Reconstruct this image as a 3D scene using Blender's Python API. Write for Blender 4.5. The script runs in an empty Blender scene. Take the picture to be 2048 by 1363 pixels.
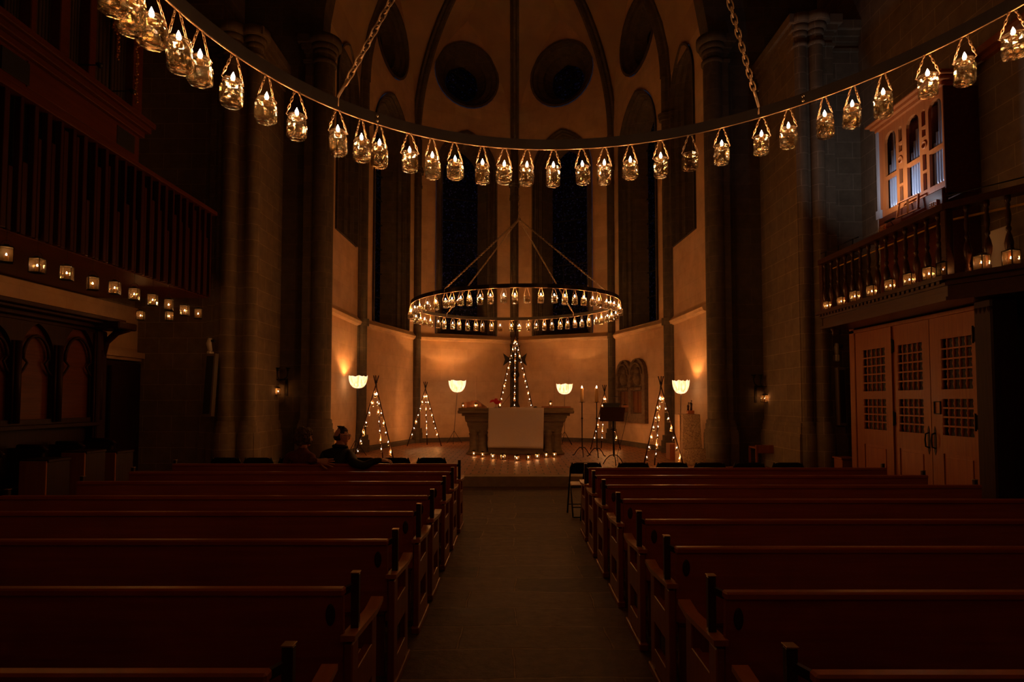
import bpy, math, random
from math import sin, cos, pi, sqrt, atan, radians
from mathutils import Vector, Matrix
random.seed(7)
SC = bpy.context.scene
COL = SC.collection
# ------------------------------------------------------------------ camera model (2048 x 1363)
F = 1210.0; CAMZ = 1.7; UX = 1029.0; HY = 800.0
TP = F / 28000.0; PIT = atan(TP); CP, SP = cos(PIT), sin(PIT)
PY0 = HY - F * TP
cam = bpy.data.cameras.new('camera'); camo = bpy.data.objects.new('camera', cam); COL.objects.link(camo)
camo.location = (0, 0, CAMZ); camo.rotation_euler = (pi / 2 + PIT, 0, 0)
cam.sensor_width = 36; cam.lens = F / 2048 * 36
cam.shift_x = (1024 - UX) / 2048; cam.shift_y = (PY0 - 681.5) / 2048
cam.clip_start = 0.02; cam.clip_end = 200
SC.camera = camo

def ray(px, py):
    a = (px - UX) / F; b = (PY0 - py) / F
    return Vector((a, CP - SP * b, SP + CP * b))
def P(px, py, Y):
    r = ray(px, py); return Vector((0, 0, CAMZ)) + r * (Y / r.y)
def PX(px, py, X):
    r = ray(px, py); return Vector((0, 0, CAMZ)) + r * (X / r.x)
def PZ(px, py, z):
    r = ray(px, py); return Vector((0, 0, CAMZ)) + r * ((z - CAMZ) / r.z)
def proj(p):
    x, y, z = p[0], p[1], p[2] - CAMZ
    d = y * CP + z * SP; u = -y * SP + z * CP
    return (UX + F * x / d, PY0 - F * u / d)

# ------------------------------------------------------------------ mesh builder
class MB:
    def __init__(s): s.v = []; s.f = []; s.s = []
    def add(s, vs, fs, sm=False):
        o = len(s.v); s.v += [tuple(p) for p in vs]
        for f in fs: s.f.append(tuple(o + i for i in f)); s.s.append(sm)
        return s
    def box(s, x0, x1, y0, y1, z0, z1, bev=0.0):
        if x0 > x1: x0, x1 = x1, x0
        if y0 > y1: y0, y1 = y1, y0
        if z0 > z1: z0, z1 = z1, z0
        b = min(bev, (x1 - x0) * .3, (y1 - y0) * .3, (z1 - z0) * .3)
        if b <= 0:
            vs = [(x, y, z) for z in (z0, z1) for y in (y0, y1) for x in (x0, x1)]
            return s.add(vs, [(0, 2, 3, 1), (4, 5, 7, 6), (0, 1, 5, 4), (2, 6, 7, 3), (0, 4, 6, 2), (1, 3, 7, 5)])
        # chamfered box: 24 verts
        vs = []; idx = {}
        for i, x in enumerate((x0, x1)):
            for j, y in enumerate((y0, y1)):
                for k, z in enumerate((z0, z1)):
                    sx = 1 if i == 0 else -1; sy = 1 if j == 0 else -1; sz = 1 if k == 0 else -1
                    for a, pnt in enumerate(((x, y + sy * b, z + sz * b), (x + sx * b, y, z + sz * b), (x + sx * b, y + sy * b, z))):
                        idx[(i, j, k, a)] = len(vs); vs.append(pnt)
        fs = []
        g = lambda i, j, k, a: idx[(i, j, k, a)]
        fs.append((g(0,0,0,0), g(0,0,1,0), g(0,1,1,0), g(0,1,0,0))); fs.append((g(1,0,0,0), g(1,1,0,0), g(1,1,1,0), g(1,0,1,0)))
        fs.append((g(0,0,0,1), g(1,0,0,1), g(1,0,1,1), g(0,0,1,1))); fs.append((g(0,1,0,1), g(0,1,1,1), g(1,1,1,1), g(1,1,0,1)))
        fs.append((g(0,0,0,2), g(0,1,0,2), g(1,1,0,2), g(1,0,0,2))); fs.append((g(0,0,1,2), g(1,0,1,2), g(1,1,1,2), g(0,1,1,2)))
        for j in (0, 1):
            for k in (0, 1): fs.append((g(0,j,k,1), g(0,j,k,2), g(1,j,k,2), g(1,j,k,1)))
        for i in (0, 1):
            for k in (0, 1): fs.append((g(i,0,k,0), g(i,0,k,2), g(i,1,k,2), g(i,1,k,0)))
        for i in (0, 1):
            for j in (0, 1): fs.append((g(i,j,0,0), g(i,j,0,1), g(i,j,1,1), g(i,j,1,0)))
        for i in (0, 1):
            for j in (0, 1):
                for k in (0, 1): fs.append((g(i,j,k,0), g(i,j,k,1), g(i,j,k,2)))
        return s.add(vs, fs)
    def obox(s, c, ax, ay, az):      # oriented box: centre and three half-axis vectors
        c = Vector(c); ax, ay, az = Vector(ax), Vector(ay), Vector(az)
        vs = [c + ax * i + ay * j + az * k for k in (-1, 1) for j in (-1, 1) for i in (-1, 1)]
        return s.add(vs, [(0, 2, 3, 1), (4, 5, 7, 6), (0, 1, 5, 4), (2, 6, 7, 3), (0, 4, 6, 2), (1, 3, 7, 5)])
    def bar(s, a, b, w, h=None, up=(0, 0, 1)):   # rectangular bar from a to b
        a, b = Vector(a), Vector(b); d = b - a; L = d.length; d /= L
        up = Vector(up)
        if abs(d.dot(up)) > .98: up = Vector((0, 1, 0))
        sx = d.cross(up).normalized(); uz = sx.cross(d)
        return s.obox((a + b) / 2, sx * w / 2, d * L / 2, uz * (h or w) / 2)
    def tube(s, pts, r, n=8, cap=True, closed=False, sm=True):
        pts = [Vector(p) for p in pts]; m = len(pts)
        rs = r if isinstance(r, (list, tuple)) else [r] * m
        vs = []; ref = None
        for i, p in enumerate(pts):
            if closed: d = pts[(i + 1) % m] - pts[i - 1]
            else: d = pts[min(i + 1, m - 1)] - pts[max(i - 1, 0)]
            d.normalize()
            if ref is None: ref = Vector((0, 0, 1)) if abs(d.z) < .9 else Vector((1, 0, 0))
            a = d.cross(ref)
            if a.length < 1e-4: a = d.cross(Vector((0, 1, 0)))
            a.normalize(); b = d.cross(a); ref = -b if False else b.cross(d) * 0 + ref - d * ref.dot(d)
            if ref.length < 1e-4: ref = b
            ref.normalize()
            for k in range(n):
                t = 2 * pi * k / n; vs.append(p + a * (rs[i] * cos(t)) + b * (rs[i] * sin(t)))
        fs = []
        for i in range(m if closed else m - 1):
            j = (i + 1) % m
            for k in range(n):
                l = (k + 1) % n; fs.append((i * n + k, i * n + l, j * n + l, j * n + k))
        s.add(vs, fs, sm)
        if cap and not closed:
            o = len(s.v) - len(vs)
            s.f.append(tuple(o + k for k in reversed(range(n)))); s.s.append(False)
            s.f.append(tuple(o + (m - 1) * n + k for k in range(n))); s.s.append(False)
        return s
    def lathe(s, prof, c=(0, 0, 0), n=16, sm=True, sx=1, sy=1, ph=0, cap=True, M=None):
        vs = []; m = len(prof); c = Vector(c)
        for r, z in prof:
            for k in range(n):
                t = 2 * pi * k / n + ph
                p = Vector((r * cos(t) * sx, r * sin(t) * sy, z))
                if M is not None: p = M @ p
                vs.append(p + c)
        fs = [(i * n + k, i * n + (k + 1) % n, (i + 1) * n + (k + 1) % n, (i + 1) * n + k) for i in range(m - 1) for k in range(n)]
        s.add(vs, fs, sm)
        if cap:
            o = len(s.v) - len(vs)
            if prof[0][0] > 1e-5: s.f.append(tuple(o + k for k in reversed(range(n)))); s.s.append(False)
            if prof[-1][0] > 1e-5: s.f.append(tuple(o + (m - 1) * n + k for k in range(n))); s.s.append(False)
        return s
    def prism(s, poly, z0, z1, fr=None):   # polygon (x,y) extruded in z; fr maps local->world
        n = len(poly)
        vs = [Vector((x, y, z0)) for x, y in poly] + [Vector((x, y, z1)) for x, y in poly]
        if fr: vs = [fr(v) for v in vs]
        fs = [tuple(reversed(range(n))), tuple(range(n, 2 * n))] + [(i, (i + 1) % n, n + (i + 1) % n, n + i) for i in range(n)]
        return s.add(vs, fs)
    def ball(s, c, rx, ry=None, rz=None, n=12, m=8):
        ry = ry or rx; rz = rz or rx
        pr = [(max(sin(pi * i / m), 1e-4), -cos(pi * i / m)) for i in range(m + 1)]
        c = Vector(c); vs = []
        for r, z in pr:
            for k in range(n):
                t = 2 * pi * k / n; vs.append(c + Vector((rx * r * cos(t), ry * r * sin(t), rz * z)))
        fs = [(i * n + k, i * n + (k + 1) % n, (i + 1) * n + (k + 1) % n, (i + 1) * n + k) for i in range(m) for k in range(n)]
        return s.add(vs, fs, True)
    def chain(s, a, b, pitch, w, r, n=6, seg=8):   # oval links, alternately turned
        a, b = Vector(a), Vector(b); d = b - a; L = d.length; d /= L
        up = Vector((0, 0, 1)) if abs(d.z) < .95 else Vector((1, 0, 0))
        u = d.cross(up).normalized(); v = d.cross(u)
        k = max(1, int(L / pitch)); st = L / k
        for i in range(k):
            c = a + d * st * (i + .5); e = u if i % 2 else v
            hl = st * .76; path = []
            for q in range(seg):
                t = 2 * pi * q / seg
                cx, sx = cos(t), sin(t)
                path.append(c + d * (cx * w * .5 + (hl - w * .5) * (1 if cx > .01 else (-1 if cx < -.01 else 0))) + e * (sx * w * .5))
            s.tube(path, r, n=n, closed=True)
        return s
    def build(s, name, mat, parent=None, origin=None, loc=None, kind=None):
        me = bpy.data.meshes.new(name)
        vs = s.v
        if origin is not None:
            ox, oy, oz = origin; vs = [(x - ox, y - oy, z - oz) for x, y, z in vs]
        me.from_pydata(vs, [], s.f); me.update()
        uv = me.uv_layers.new(name='UVMap'); data = [0.0] * (2 * len(me.loops))
        for p in me.polygons:
            n = p.normal
            for li in p.loop_indices:
                c = s.v[me.loops[li].vertex_index]
                if abs(n.z) > .8: a, b = c[0], c[1]
                else:
                    h = sqrt(n.x * n.x + n.y * n.y) + 1e-9
                    a = (-n.y * c[0] + n.x * c[1]) / h; b = c[2]
                data[2 * li] = a; data[2 * li + 1] = b
        uv.data.foreach_set('uv', data)
        me.polygons.foreach_set('use_smooth', s.s)
        if mat is not None: me.materials.append(mat)
        o = bpy.data.objects.new(name, me); COL.objects.link(o)
        if parent is not None: o.parent = parent
        if loc is not None: o.location = loc
        elif origin is not None and parent is None: o.location = origin
        if kind: o['kind'] = kind
        return o

def thing(name, label, cat, loc=(0, 0, 0), rz=0, group=None):
    o = bpy.data.objects.new(name, None); COL.objects.link(o); o.empty_display_size = .1
    o.location = loc; o.rotation_euler = (0, 0, rz)
    o['label'] = label; o['category'] = cat
    if group: o['group'] = group
    return o
def tag(o, label, cat, group=None):
    o['label'] = label; o['category'] = cat
    if group: o['group'] = group
    return o
KIDS = {}
def copy_tree(o, parent=None):
    c = o.copy(); COL.objects.link(c)
    if parent is not None: c.parent = parent
    kids = KIDS.get(o.name)
    if kids is None:
        kids = [k for k in bpy.data.objects if k.parent == o]; KIDS[o.name] = kids
    for k in kids: copy_tree(k, c)
    return c
def dup(proto, loc, rz=0, label=None, group=None, scale=None, rot=None):
    c = copy_tree(proto); c.location = loc; c.rotation_euler = rot or (0, 0, rz)
    if label: c['label'] = label
    if group: c['group'] = group
    if scale: c.scale = (scale,) * 3
    return c
ONES = ['', 'first', 'second', 'third', 'fourth', 'fifth', 'sixth', 'seventh', 'eighth', 'ninth', 'tenth', 'eleventh', 'twelfth', 'thirteenth',
        'fourteenth', 'fifteenth', 'sixteenth', 'seventeenth', 'eighteenth', 'nineteenth']
def ordw(n):
    if n < 20: return ONES[n]
    t = ['', '', 'twent', 'thirt', 'fort', 'fift', 'sixt'][n // 10]
    return t + ('ieth' if n % 10 == 0 else 'y-' + ONES[n % 10])

# ------------------------------------------------------------------ materials
def mat(name, col, rough=.6, metal=0, spec=.4, coat=0, emis=None, es=0):
    m = bpy.data.materials.new(name); m.use_nodes = True
    b = m.node_tree.nodes['Principled BSDF']
    b.inputs['Base Color'].default_value = (*col, 1); b.inputs['Roughness'].default_value = rough
    b.inputs['Metallic'].default_value = metal; b.inputs['Specular IOR Level'].default_value = spec
    b.inputs['Coat Weight'].default_value = coat
    if emis: b.inputs['Emission Color'].default_value = (*emis, 1); b.inputs['Emission Strength'].default_value = es
    return m
def nodes(m): return m.node_tree.nodes, m.node_tree.links, m.node_tree.nodes['Principled BSDF']
def noise_col(m, c1, c2, scale=(1, 1, 1), ns=6, bump=.0, detail=6, coord='Object', dist=.02):
    N, L, B = nodes(m)
    tc = N.new('ShaderNodeTexCoord'); mp = N.new('ShaderNodeMapping'); mp.inputs['Scale'].default_value = scale
    L.new(tc.outputs[coord], mp.inputs['Vector'])
    nz = N.new('ShaderNodeTexNoise'); nz.inputs['Scale'].default_value = ns; nz.inputs['Detail'].default_value = detail
    L.new(mp.outputs[0], nz.inputs['Vector'])
    cr = N.new('ShaderNodeValToRGB'); cr.color_ramp.elements[0].position = .3; cr.color_ramp.elements[1].position = .7
    cr.color_ramp.elements[0].color = (*c1, 1); cr.color_ramp.elements[1].color = (*c2, 1)
    L.new(nz.outputs['Fac'], cr.inputs[0]); L.new(cr.outputs[0], B.inputs['Base Color'])
    if bump:
        bp = N.new('ShaderNodeBump'); bp.inputs['Strength'].default_value = bump; bp.inputs['Distance'].default_value = dist
        L.new(nz.outputs['Fac'], bp.inputs['Height']); L.new(bp.outputs[0], B.inputs['Normal'])
    return m
def masonry(name, c1, c2, mortar, bw, bh, msize, ns=3, bump=.3, rough=.85, var=.5, offset=.5, noise_amt=.5, warp=0):
    m = mat(name, c1, rough); N, L, B = nodes(m)
    tc = N.new('ShaderNodeTexCoord'); br = N.new('ShaderNodeTexBrick')
    src = tc.outputs['UV']
    if warp:
        wn = N.new('ShaderNodeTexNoise'); wn.inputs['Scale'].default_value = .9; wn.inputs['Detail'].default_value = 3
        L.new(src, wn.inputs['Vector'])
        sb = N.new('ShaderNodeVectorMath'); sb.operation = 'SUBTRACT'; sb.inputs[1].default_value = (.5, .5, .5)
        L.new(wn.outputs['Color'], sb.inputs[0])
        sc = N.new('ShaderNodeVectorMath'); sc.operation = 'SCALE'; sc.inputs['Scale'].default_value = warp
        L.new(sb.outputs[0], sc.inputs[0])
        ad = N.new('ShaderNodeVectorMath'); ad.operation = 'ADD'; L.new(src, ad.inputs[0]); L.new(sc.outputs[0], ad.inputs[1]); src = ad.outputs[0]
    L.new(src, br.inputs['Vector'])
    br.offset = offset
    br.inputs['Scale'].default_value = 1; br.inputs['Brick Width'].default_value = bw; br.inputs['Row Height'].default_value = bh
    br.inputs['Mortar Size'].default_value = msize; br.inputs['Mortar Smooth'].default_value = .3; br.inputs['Bias'].default_value = 0
    br.inputs['Color1'].default_value = (*c1, 1); br.inputs['Color2'].default_value = (*c2, 1); br.inputs['Mortar'].default_value = (*mortar, 1)
    nz = N.new('ShaderNodeTexNoise'); nz.inputs['Scale'].default_value = ns; nz.inputs['Detail'].default_value = 8; nz.inputs['Roughness'].default_value = .65
    L.new(tc.outputs['Object'], nz.inputs['Vector'])
    mr = N.new('ShaderNodeMapRange'); mr.inputs['From Min'].default_value = .3; mr.inputs['From Max'].default_value = .7
    mr.inputs['To Min'].default_value = 1 - noise_amt * .5; mr.inputs['To Max'].default_value = 1 + noise_amt * .3
    L.new(nz.outputs['Fac'], mr.inputs['Value'])
    mx = N.new('ShaderNodeVectorMath'); mx.operation = 'SCALE'
    L.new(br.outputs['Color'], mx.inputs[0]); L.new(mr.outputs[0], mx.inputs['Scale']); L.new(mx.outputs[0], B.inputs['Base Color'])
    ml = N.new('ShaderNodeMath'); ml.operation = 'MULTIPLY_ADD'; ml.inputs[1].default_value = -1.0
    L.new(br.outputs['Fac'], ml.inputs[0]); L.new(nz.outputs['Fac'], ml.inputs[2])
    bp = N.new('ShaderNodeBump'); bp.inputs['Strength'].default_value = bump; bp.inputs['Distance'].default_value = .012
    L.new(ml.outputs[0], bp.inputs['Height']); L.new(bp.outputs[0], B.inputs['Normal'])
    return m
def wood(name, c1, c2, rough=.4, coat=.3, axis='x', ns=5, spec=.25):
    m = mat(name, c1, rough, coat=coat)
    m.node_tree.nodes['Principled BSDF'].inputs['Coat Roughness'].default_value = .25
    m.node_tree.nodes['Principled BSDF'].inputs['Specular IOR Level'].default_value = spec
    sc = {'x': (.35, 6, 6), 'z': (6, 6, .35), 'y': (6, .35, 6)}[axis]
    return noise_col(m, c1, c2, sc, ns, .12, 7)

M = {}
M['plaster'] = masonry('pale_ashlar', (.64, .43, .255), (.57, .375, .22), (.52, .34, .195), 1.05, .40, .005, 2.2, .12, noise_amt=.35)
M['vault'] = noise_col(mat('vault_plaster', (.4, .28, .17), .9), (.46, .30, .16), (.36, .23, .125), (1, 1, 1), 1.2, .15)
M['stone'] = masonry('brown_sandstone', (.105, .080, .052), (.082, .062, .040), (.15, .115, .075), .8, .36, .006, 5, .25, noise_amt=.6)
M['stone_pale'] = masonry('grey_sandstone', (.21, .155, .10), (.175, .13, .08), (.34, .26, .17), .62, .34, .007, 4, .25, noise_amt=.5)
M['altar'] = noise_col(mat('altar_stone', (.3, .2, .12), .8), (.10, .068, .04), (.15, .105, .062), (1, 1, 3), 5, .3)
M['slab'] = masonry('stone_slabs', (.095, .057, .034), (.034, .022, .014), (.18, .115, .07), 1.05, .42, .007, 9, .7, rough=.62, offset=.37, noise_amt=.9, warp=.18)
_sl = M['slab'].node_tree
for _n in _sl.nodes:
    if _n.bl_idname == 'ShaderNodeTexBrick': _n.inputs['Mortar Size'].default_value = .009; _n.inputs['Bias'].default_value = -.25
M['slab'].node_tree.nodes['Principled BSDF'].inputs['Specular IOR Level'].default_value = .22
M['tile'] = masonry('terracotta_tiles', (.36, .15, .065), (.26, .105, .045), (.03, .015, .01), .30, .30, .014, 7, .7, rough=.5, offset=.5, noise_amt=.6)
M['step'] = noise_col(mat('step_stone', (.2, .16, .1), .6), (.36, .26, .16), (.26, .19, .115), (1, 1, 1), 8, .3)
M['pew'] = wood('varnished_red_wood', (.36, .085, .032), (.26, .058, .022), .42, .5, 'x')
M['pew_dark'] = wood('dark_pew_wood', (.035, .012, .006), (.02, .007, .004), .4, .4, 'z')
M['pew_end'] = wood('pew_end_wood', (.27, .065, .026), (.19, .045, .017), .4, .4, 'z')
M['armrest'] = wood('highlit_armrest_wood', (.42, .16, .06), (.32, .11, .04), .32, .5, 'y')  # lighter than the pew wood; the armrest highlight is put into the colour
M['oak'] = wood('oak', (.32, .10, .024), (.24, .072, .018), .45, .10, 'z')
M['oak_panel'] = wood('oak_panel', (.36, .11, .028), (.27, .08, .02), .45, .12, 'z')
M['darkwood'] = wood('carved_dark_wood', (.034, .011, .006), (.020, .006, .004), .5, .04, 'z', 5, .12)
M['organwood'] = wood('organ_case_wood', (.12, .028, .010), (.08, .018, .007), .5, .08, 'y', 5, .15)
M['slatwood'] = wood('slat_wood', (.06, .014, .006), (.035, .008, .004), .5, .05, 'z', 5, .12)
M['balcony'] = wood('balcony_wood', (.075, .026, .011), (.05, .017, .008), .4, .35, 'y')
M['cherry'] = wood('cherry_wood', (.50, .15, .035), (.40, .11, .026), .4, .1, 'z')
M['iron'] = mat('black_iron', (.02, .018, .016), .5, .7)
M['ironband'] = mat('iron_band', (.032, .026, .021), .6, .2, .2)
M['edge'] = mat('edge_highlight_metal', (.36, .24, .15), .4, .8)  # paler metal, so ring edges and post tops carry a highlight in their colour
M['chain'] = mat('steel_chain', (.30, .22, .155), .42, .8)
M['bolt'] = mat('bright_bolt', (.8, .75, .65), .25, 1)
M['pipe'] = mat('tin_pipe', (.40, .46, .60), .3, .35)
M['pipe_old'] = mat('old_tin_pipe', (.16, .13, .11), .4, .8)
M['gold'] = noise_col(mat('gilt', (.5, .25, .07), .35, .8), (.5, .26, .08), (.25, .1, .03), (1, 1, 1), 25, .4)
M['black'] = mat('black_plastic', (.012, .011, .011), .55)
M['seatpad'] = mat('chair_seat', (.42, .28, .2), .4)
M['cloth'] = noise_col(mat('altar_linen', (.7, .62, .52), .9), (.44, .36, .31), (.40, .33, .28), (1, 1, 1), 60, .15, dist=.003)
M['wax'] = mat('candle_wax', (.50, .33, .15), .45)
M['wax'].node_tree.nodes['Principled BSDF'].inputs['Subsurface Weight'].default_value = .3
M['wax'].node_tree.nodes['Principled BSDF'].inputs['Subsurface Radius'].default_value = (.03, .015, .006)
M['waxd'] = mat('amber_wax', (.42, .27, .10), .4)
M['red'] = mat('red_felt', (.38, .012, .014), .8)
M['leather'] = noise_col(mat('brown_leather', (.3, .13, .06), .5), (.30, .12, .055), (.16, .06, .03), (1, 1, 1), 6, .3)
M['brass'] = mat('yellow_brass', (.85, .52, .06), .4, .2)
M['white'] = mat('white_paint', (.6, .58, .56), .5)
M['palegrey'] = mat('pale_grey_paint', (.34, .35, .38), .5)
M['oakgloss'] = wood('polished_oak', (.13, .042, .012), (.08, .025, .007), .22, .6, 'z', 5, .5)
M['greyp'] = mat('grey_metal', (.16, .12, .085), .5, .2)
M['marble'] = noise_col(mat('mottled_stone', (.3, .2, .12), .8), (.34, .23, .13), (.10, .06, .035), (1, 1, 1), 38, .6)
M['relief'] = noise_col(mat('carved_stone', (.3, .2, .12), .8), (.17, .11, .065), (.09, .058, .034), (1, 1, 1), 12, .6)
M['lead'] = mat('window_lead', (.012, .012, .014), .6)
M['skin'] = mat('skin', (.52, .25, .16), .55)
M['hair_grey'] = noise_col(mat('curly_grey_hair', (.12, .08, .05), .8), (.17, .12, .08), (.06, .04, .028), (1, 1, 1), 60, 1.0)
M['hair_dark'] = noise_col(mat('short_dark_hair', (.05, .03, .02), .8), (.06, .04, .03), (.025, .017, .012), (1, 1, 1), 60, .8)
M['maroon'] = noise_col(mat('maroon_knit', (.12, .02, .02), .9), (.13, .024, .02), (.08, .015, .012), (1, 1, 1), 30, .3)
M['jacket'] = noise_col(mat('black_jacket', (.012, .012, .014), .7), (.013, .012, .013), (.008, .008, .009), (1, 1, 1), 12, .4)
M['trouser'] = mat('dark_trousers', (.02, .018, .02), .8)

def flame_mat():
    m = bpy.data.materials.new('candle_flame'); m.use_nodes = True
    N = m.node_tree.nodes; L = m.node_tree.links; N.clear()
    e = N.new('ShaderNodeEmission'); o = N.new('ShaderNodeOutputMaterial')
    e.inputs['Color'].default_value = (1, .76, .52, 1); e.inputs['Strength'].default_value = 11
    L.new(e.outputs[0], o.inputs[0])
    try: m.cycles.emission_sampling = 'NONE'
    except Exception: pass
    return m
M['flame'] = flame_mat()
def glass_mat(name, tint, gl=.35, trans=.12, bump=.5, bs=40, tcol=(.8, .5, .2), rough=.06):
    m = bpy.data.materials.new(name); m.use_nodes = True
    N = m.node_tree.nodes; L = m.node_tree.links; N.clear()
    out = N.new('ShaderNodeOutputMaterial')
    tr = N.new('ShaderNodeBsdfTransparent'); tr.inputs[0].default_value = (*tint, 1)
    g = N.new('ShaderNodeBsdfGlossy'); g.inputs['Roughness'].default_value = rough; g.inputs['Color'].default_value = (.9, .88, .86, 1)
    tl = N.new('ShaderNodeBsdfTranslucent'); tl.inputs[0].default_value = (*tcol, 1)
    df = N.new('ShaderNodeBsdfDiffuse'); df.inputs[0].default_value = (*tcol, 1)
    lw = N.new('ShaderNodeLayerWeight'); lw.inputs['Blend'].default_value = gl
    tc = N.new('ShaderNodeTexCoord'); vz = N.new('ShaderNodeTexVoronoi'); vz.inputs['Scale'].default_value = bs
    bp = N.new('ShaderNodeBump'); bp.inputs['Strength'].default_value = bump; bp.inputs['Distance'].default_value = .006
    L.new(tc.outputs['Object'], vz.inputs['Vector']); L.new(vz.outputs['Distance'], bp.inputs['Height'])
    for x in (g, tl, df, lw): L.new(bp.outputs[0], x.inputs['Normal'])
    ad = N.new('ShaderNodeMixShader'); ad.inputs[0].default_value = .5; L.new(tl.outputs[0], ad.inputs[1]); L.new(df.outputs[0], ad.inputs[2])
    m1 = N.new('ShaderNodeMixShader'); m1.inputs[0].default_value = trans
    L.new(tr.outputs[0], m1.inputs[1]); L.new(ad.outputs[0], m1.inputs[2])
    m2 = N.new('ShaderNodeMixShader'); L.new(lw.outputs['Facing'], m2.inputs[0]); L.new(m1.outputs[0], m2.inputs[1]); L.new(g.outputs[0], m2.inputs[2])
    L.new(m2.outputs[0], out.inputs[0])
    return m
M['jar'] = glass_mat('jar_glass', (.91, .88, .82), .38, .03, 1.0, 30, (.62, .56, .42), .02)
M['water'] = glass_mat('water', (.80, .76, .66), .34, .025, 1.0, 24, (.5, .45, .32), .02)
M['pane'] = glass_mat('lantern_glass', (.9, .86, .78), .20, .022, .25, 30, (.8, .72, .6), .04)
def stained(name, strength):
    m = bpy.data.materials.new(name); m.use_nodes = True
    N = m.node_tree.nodes; L = m.node_tree.links; N.clear()
    out = N.new('ShaderNodeOutputMaterial'); tc = N.new('ShaderNodeTexCoord')
    vz = N.new('ShaderNodeTexVoronoi'); vz.inputs['Scale'].default_value = 24
    L.new(tc.outputs['Object'], vz.inputs['Vector'])
    cr = N.new('ShaderNodeValToRGB'); e = cr.color_ramp.elements
    e[0].color = (.01, .01, .02, 1); e[1].color = (.35, .5, .9, 1); e[0].position = .84
    q = cr.color_ramp.elements.new(.94); q.color = (.25, .3, .5, 1)
    q = cr.color_ramp.elements.new(.97); q.color = (.6, .4, .6, 1)
    sp = N.new('ShaderNodeSeparateColor'); L.new(vz.outputs['Color'], sp.inputs[0]); L.new(sp.outputs[0], cr.inputs[0])
    tl = N.new('ShaderNodeBsdfTranslucent'); g = N.new('ShaderNodeBsdfGlossy'); g.inputs['Roughness'].default_value = .35; g.inputs[0].default_value = (.12, .12, .14, 1)
    L.new(cr.outputs[0], tl.inputs[0]); ad = N.new('ShaderNodeMixShader'); ad.inputs[0].default_value = .25
    L.new(tl.outputs[0], ad.inputs[1]); L.new(g.outputs[0], ad.inputs[2]); L.new(ad.outputs[0], out.inputs[0])
    return m
M['stained'] = stained('stained_glass', 1)
def shade_mat():
    m = bpy.data.materials.new('lit_lampshade'); m.use_nodes = True
    N, L, B = nodes(m)
    B.inputs['Base Color'].default_value = (.85, .7, .5, 1); B.inputs['Roughness'].default_value = .8
    tc = N.new('ShaderNodeTexCoord'); mp = N.new('ShaderNodeMapping'); L.new(tc.outputs['Object'], mp.inputs[0]); mp.inputs['Scale'].default_value = (14, 14, 1.5)
    nz = N.new('ShaderNodeTexNoise'); nz.inputs['Scale'].default_value = 1.6; L.new(mp.outputs[0], nz.inputs['Vector'])
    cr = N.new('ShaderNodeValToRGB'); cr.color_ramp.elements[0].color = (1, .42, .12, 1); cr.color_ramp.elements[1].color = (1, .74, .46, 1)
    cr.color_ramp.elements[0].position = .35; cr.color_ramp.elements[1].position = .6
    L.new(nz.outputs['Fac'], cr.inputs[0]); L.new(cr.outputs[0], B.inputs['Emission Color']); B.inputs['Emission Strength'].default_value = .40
    return m
M['shade'] = shade_mat()

LC = (1.0, .355, .086)     # candle light colour
LIGHTS = {}
def point(name, loc, power, col=LC, r=.02, parent=None):
    key = (round(power, 4), col, r)
    l = LIGHTS.get(key)
    if l is None:
        l = bpy.data.lights.new(name, 'POINT'); l.energy = power; l.color = col; l.shadow_soft_size = r; LIGHTS[key] = l
    o = bpy.data.objects.new(name, l); COL.objects.link(o); o.location = loc
    if parent is not None: o.parent = parent
    return o
K = 1.0     # overall candle power multiplier
P_NEAR, P_FAR, P_TRI, P_LAN, P_LAMP = .46 * K, 2.3 * K, 1.15 * K, .28 * K, 64 * K

# ------------------------------------------------------------------ setting: floors
m = MB(); m.box(-9.5, 8.5, -4, 12.03, -.15, 0); m.build('floor', M['slab'], kind='structure')
YSTEP = 12.03
m = MB()
m.box(-9.5, 8.5, YSTEP + .32, 25, -.1, .2); m.build('floor', M['tile'], kind='structure')
m = MB(); m.box(-9.5, 8.5, YSTEP, YSTEP + .32, -.1, .2, .012); m.build('trim_1', M['step'], kind='structure')

# ------------------------------------------------------------------ apse
ZC = .2; SILL = 3.98; ZS = 11.2
AP = [(-4.62, 14.7), (-4.56, 17.68), (-3.575, 21.7), (0.0, 23.15), (3.52, 21.45), (4.57, 17.5), (4.70, 14.7)]
CROWN = Vector((0, 17.6, 16.45))
def frame(i):
    a = Vector((*AP[i], 0)); b = Vector((*AP[i + 1], 0)); u = (b - a); L = u.length; u /= L
    n = Vector((u.y, -u.x, 0))                  # points into the apse
    if n.dot(Vector((0, 16, 0)) - a) < 0: n = -n
    return a, u, n, L
def lancet(cx, w, z0, zs, c, off=0, n=10):
    """closed outline (u,z), ccw from lower left; pointed arch struck from +-c beyond the centre"""
    r = w + c - off; w2 = w - off
    top = math.acos(max(-1, min(1, c / r)))
    right = [(cx - c + r * cos(top * k / n), zs + r * sin(top * k / n)) for k in range(n + 1)]
    left = [(2 * cx - x, z) for x, z in reversed(right[:-1])]
    return [(cx - w2, z0), (cx + w2, z0)] + right[0:] + left
def circ(cx, cz, r, n=28): return [(cx + r * cos(2 * pi * k / n), cz + r * sin(2 * pi * k / n)) for k in range(n)]
import bmesh
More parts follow.
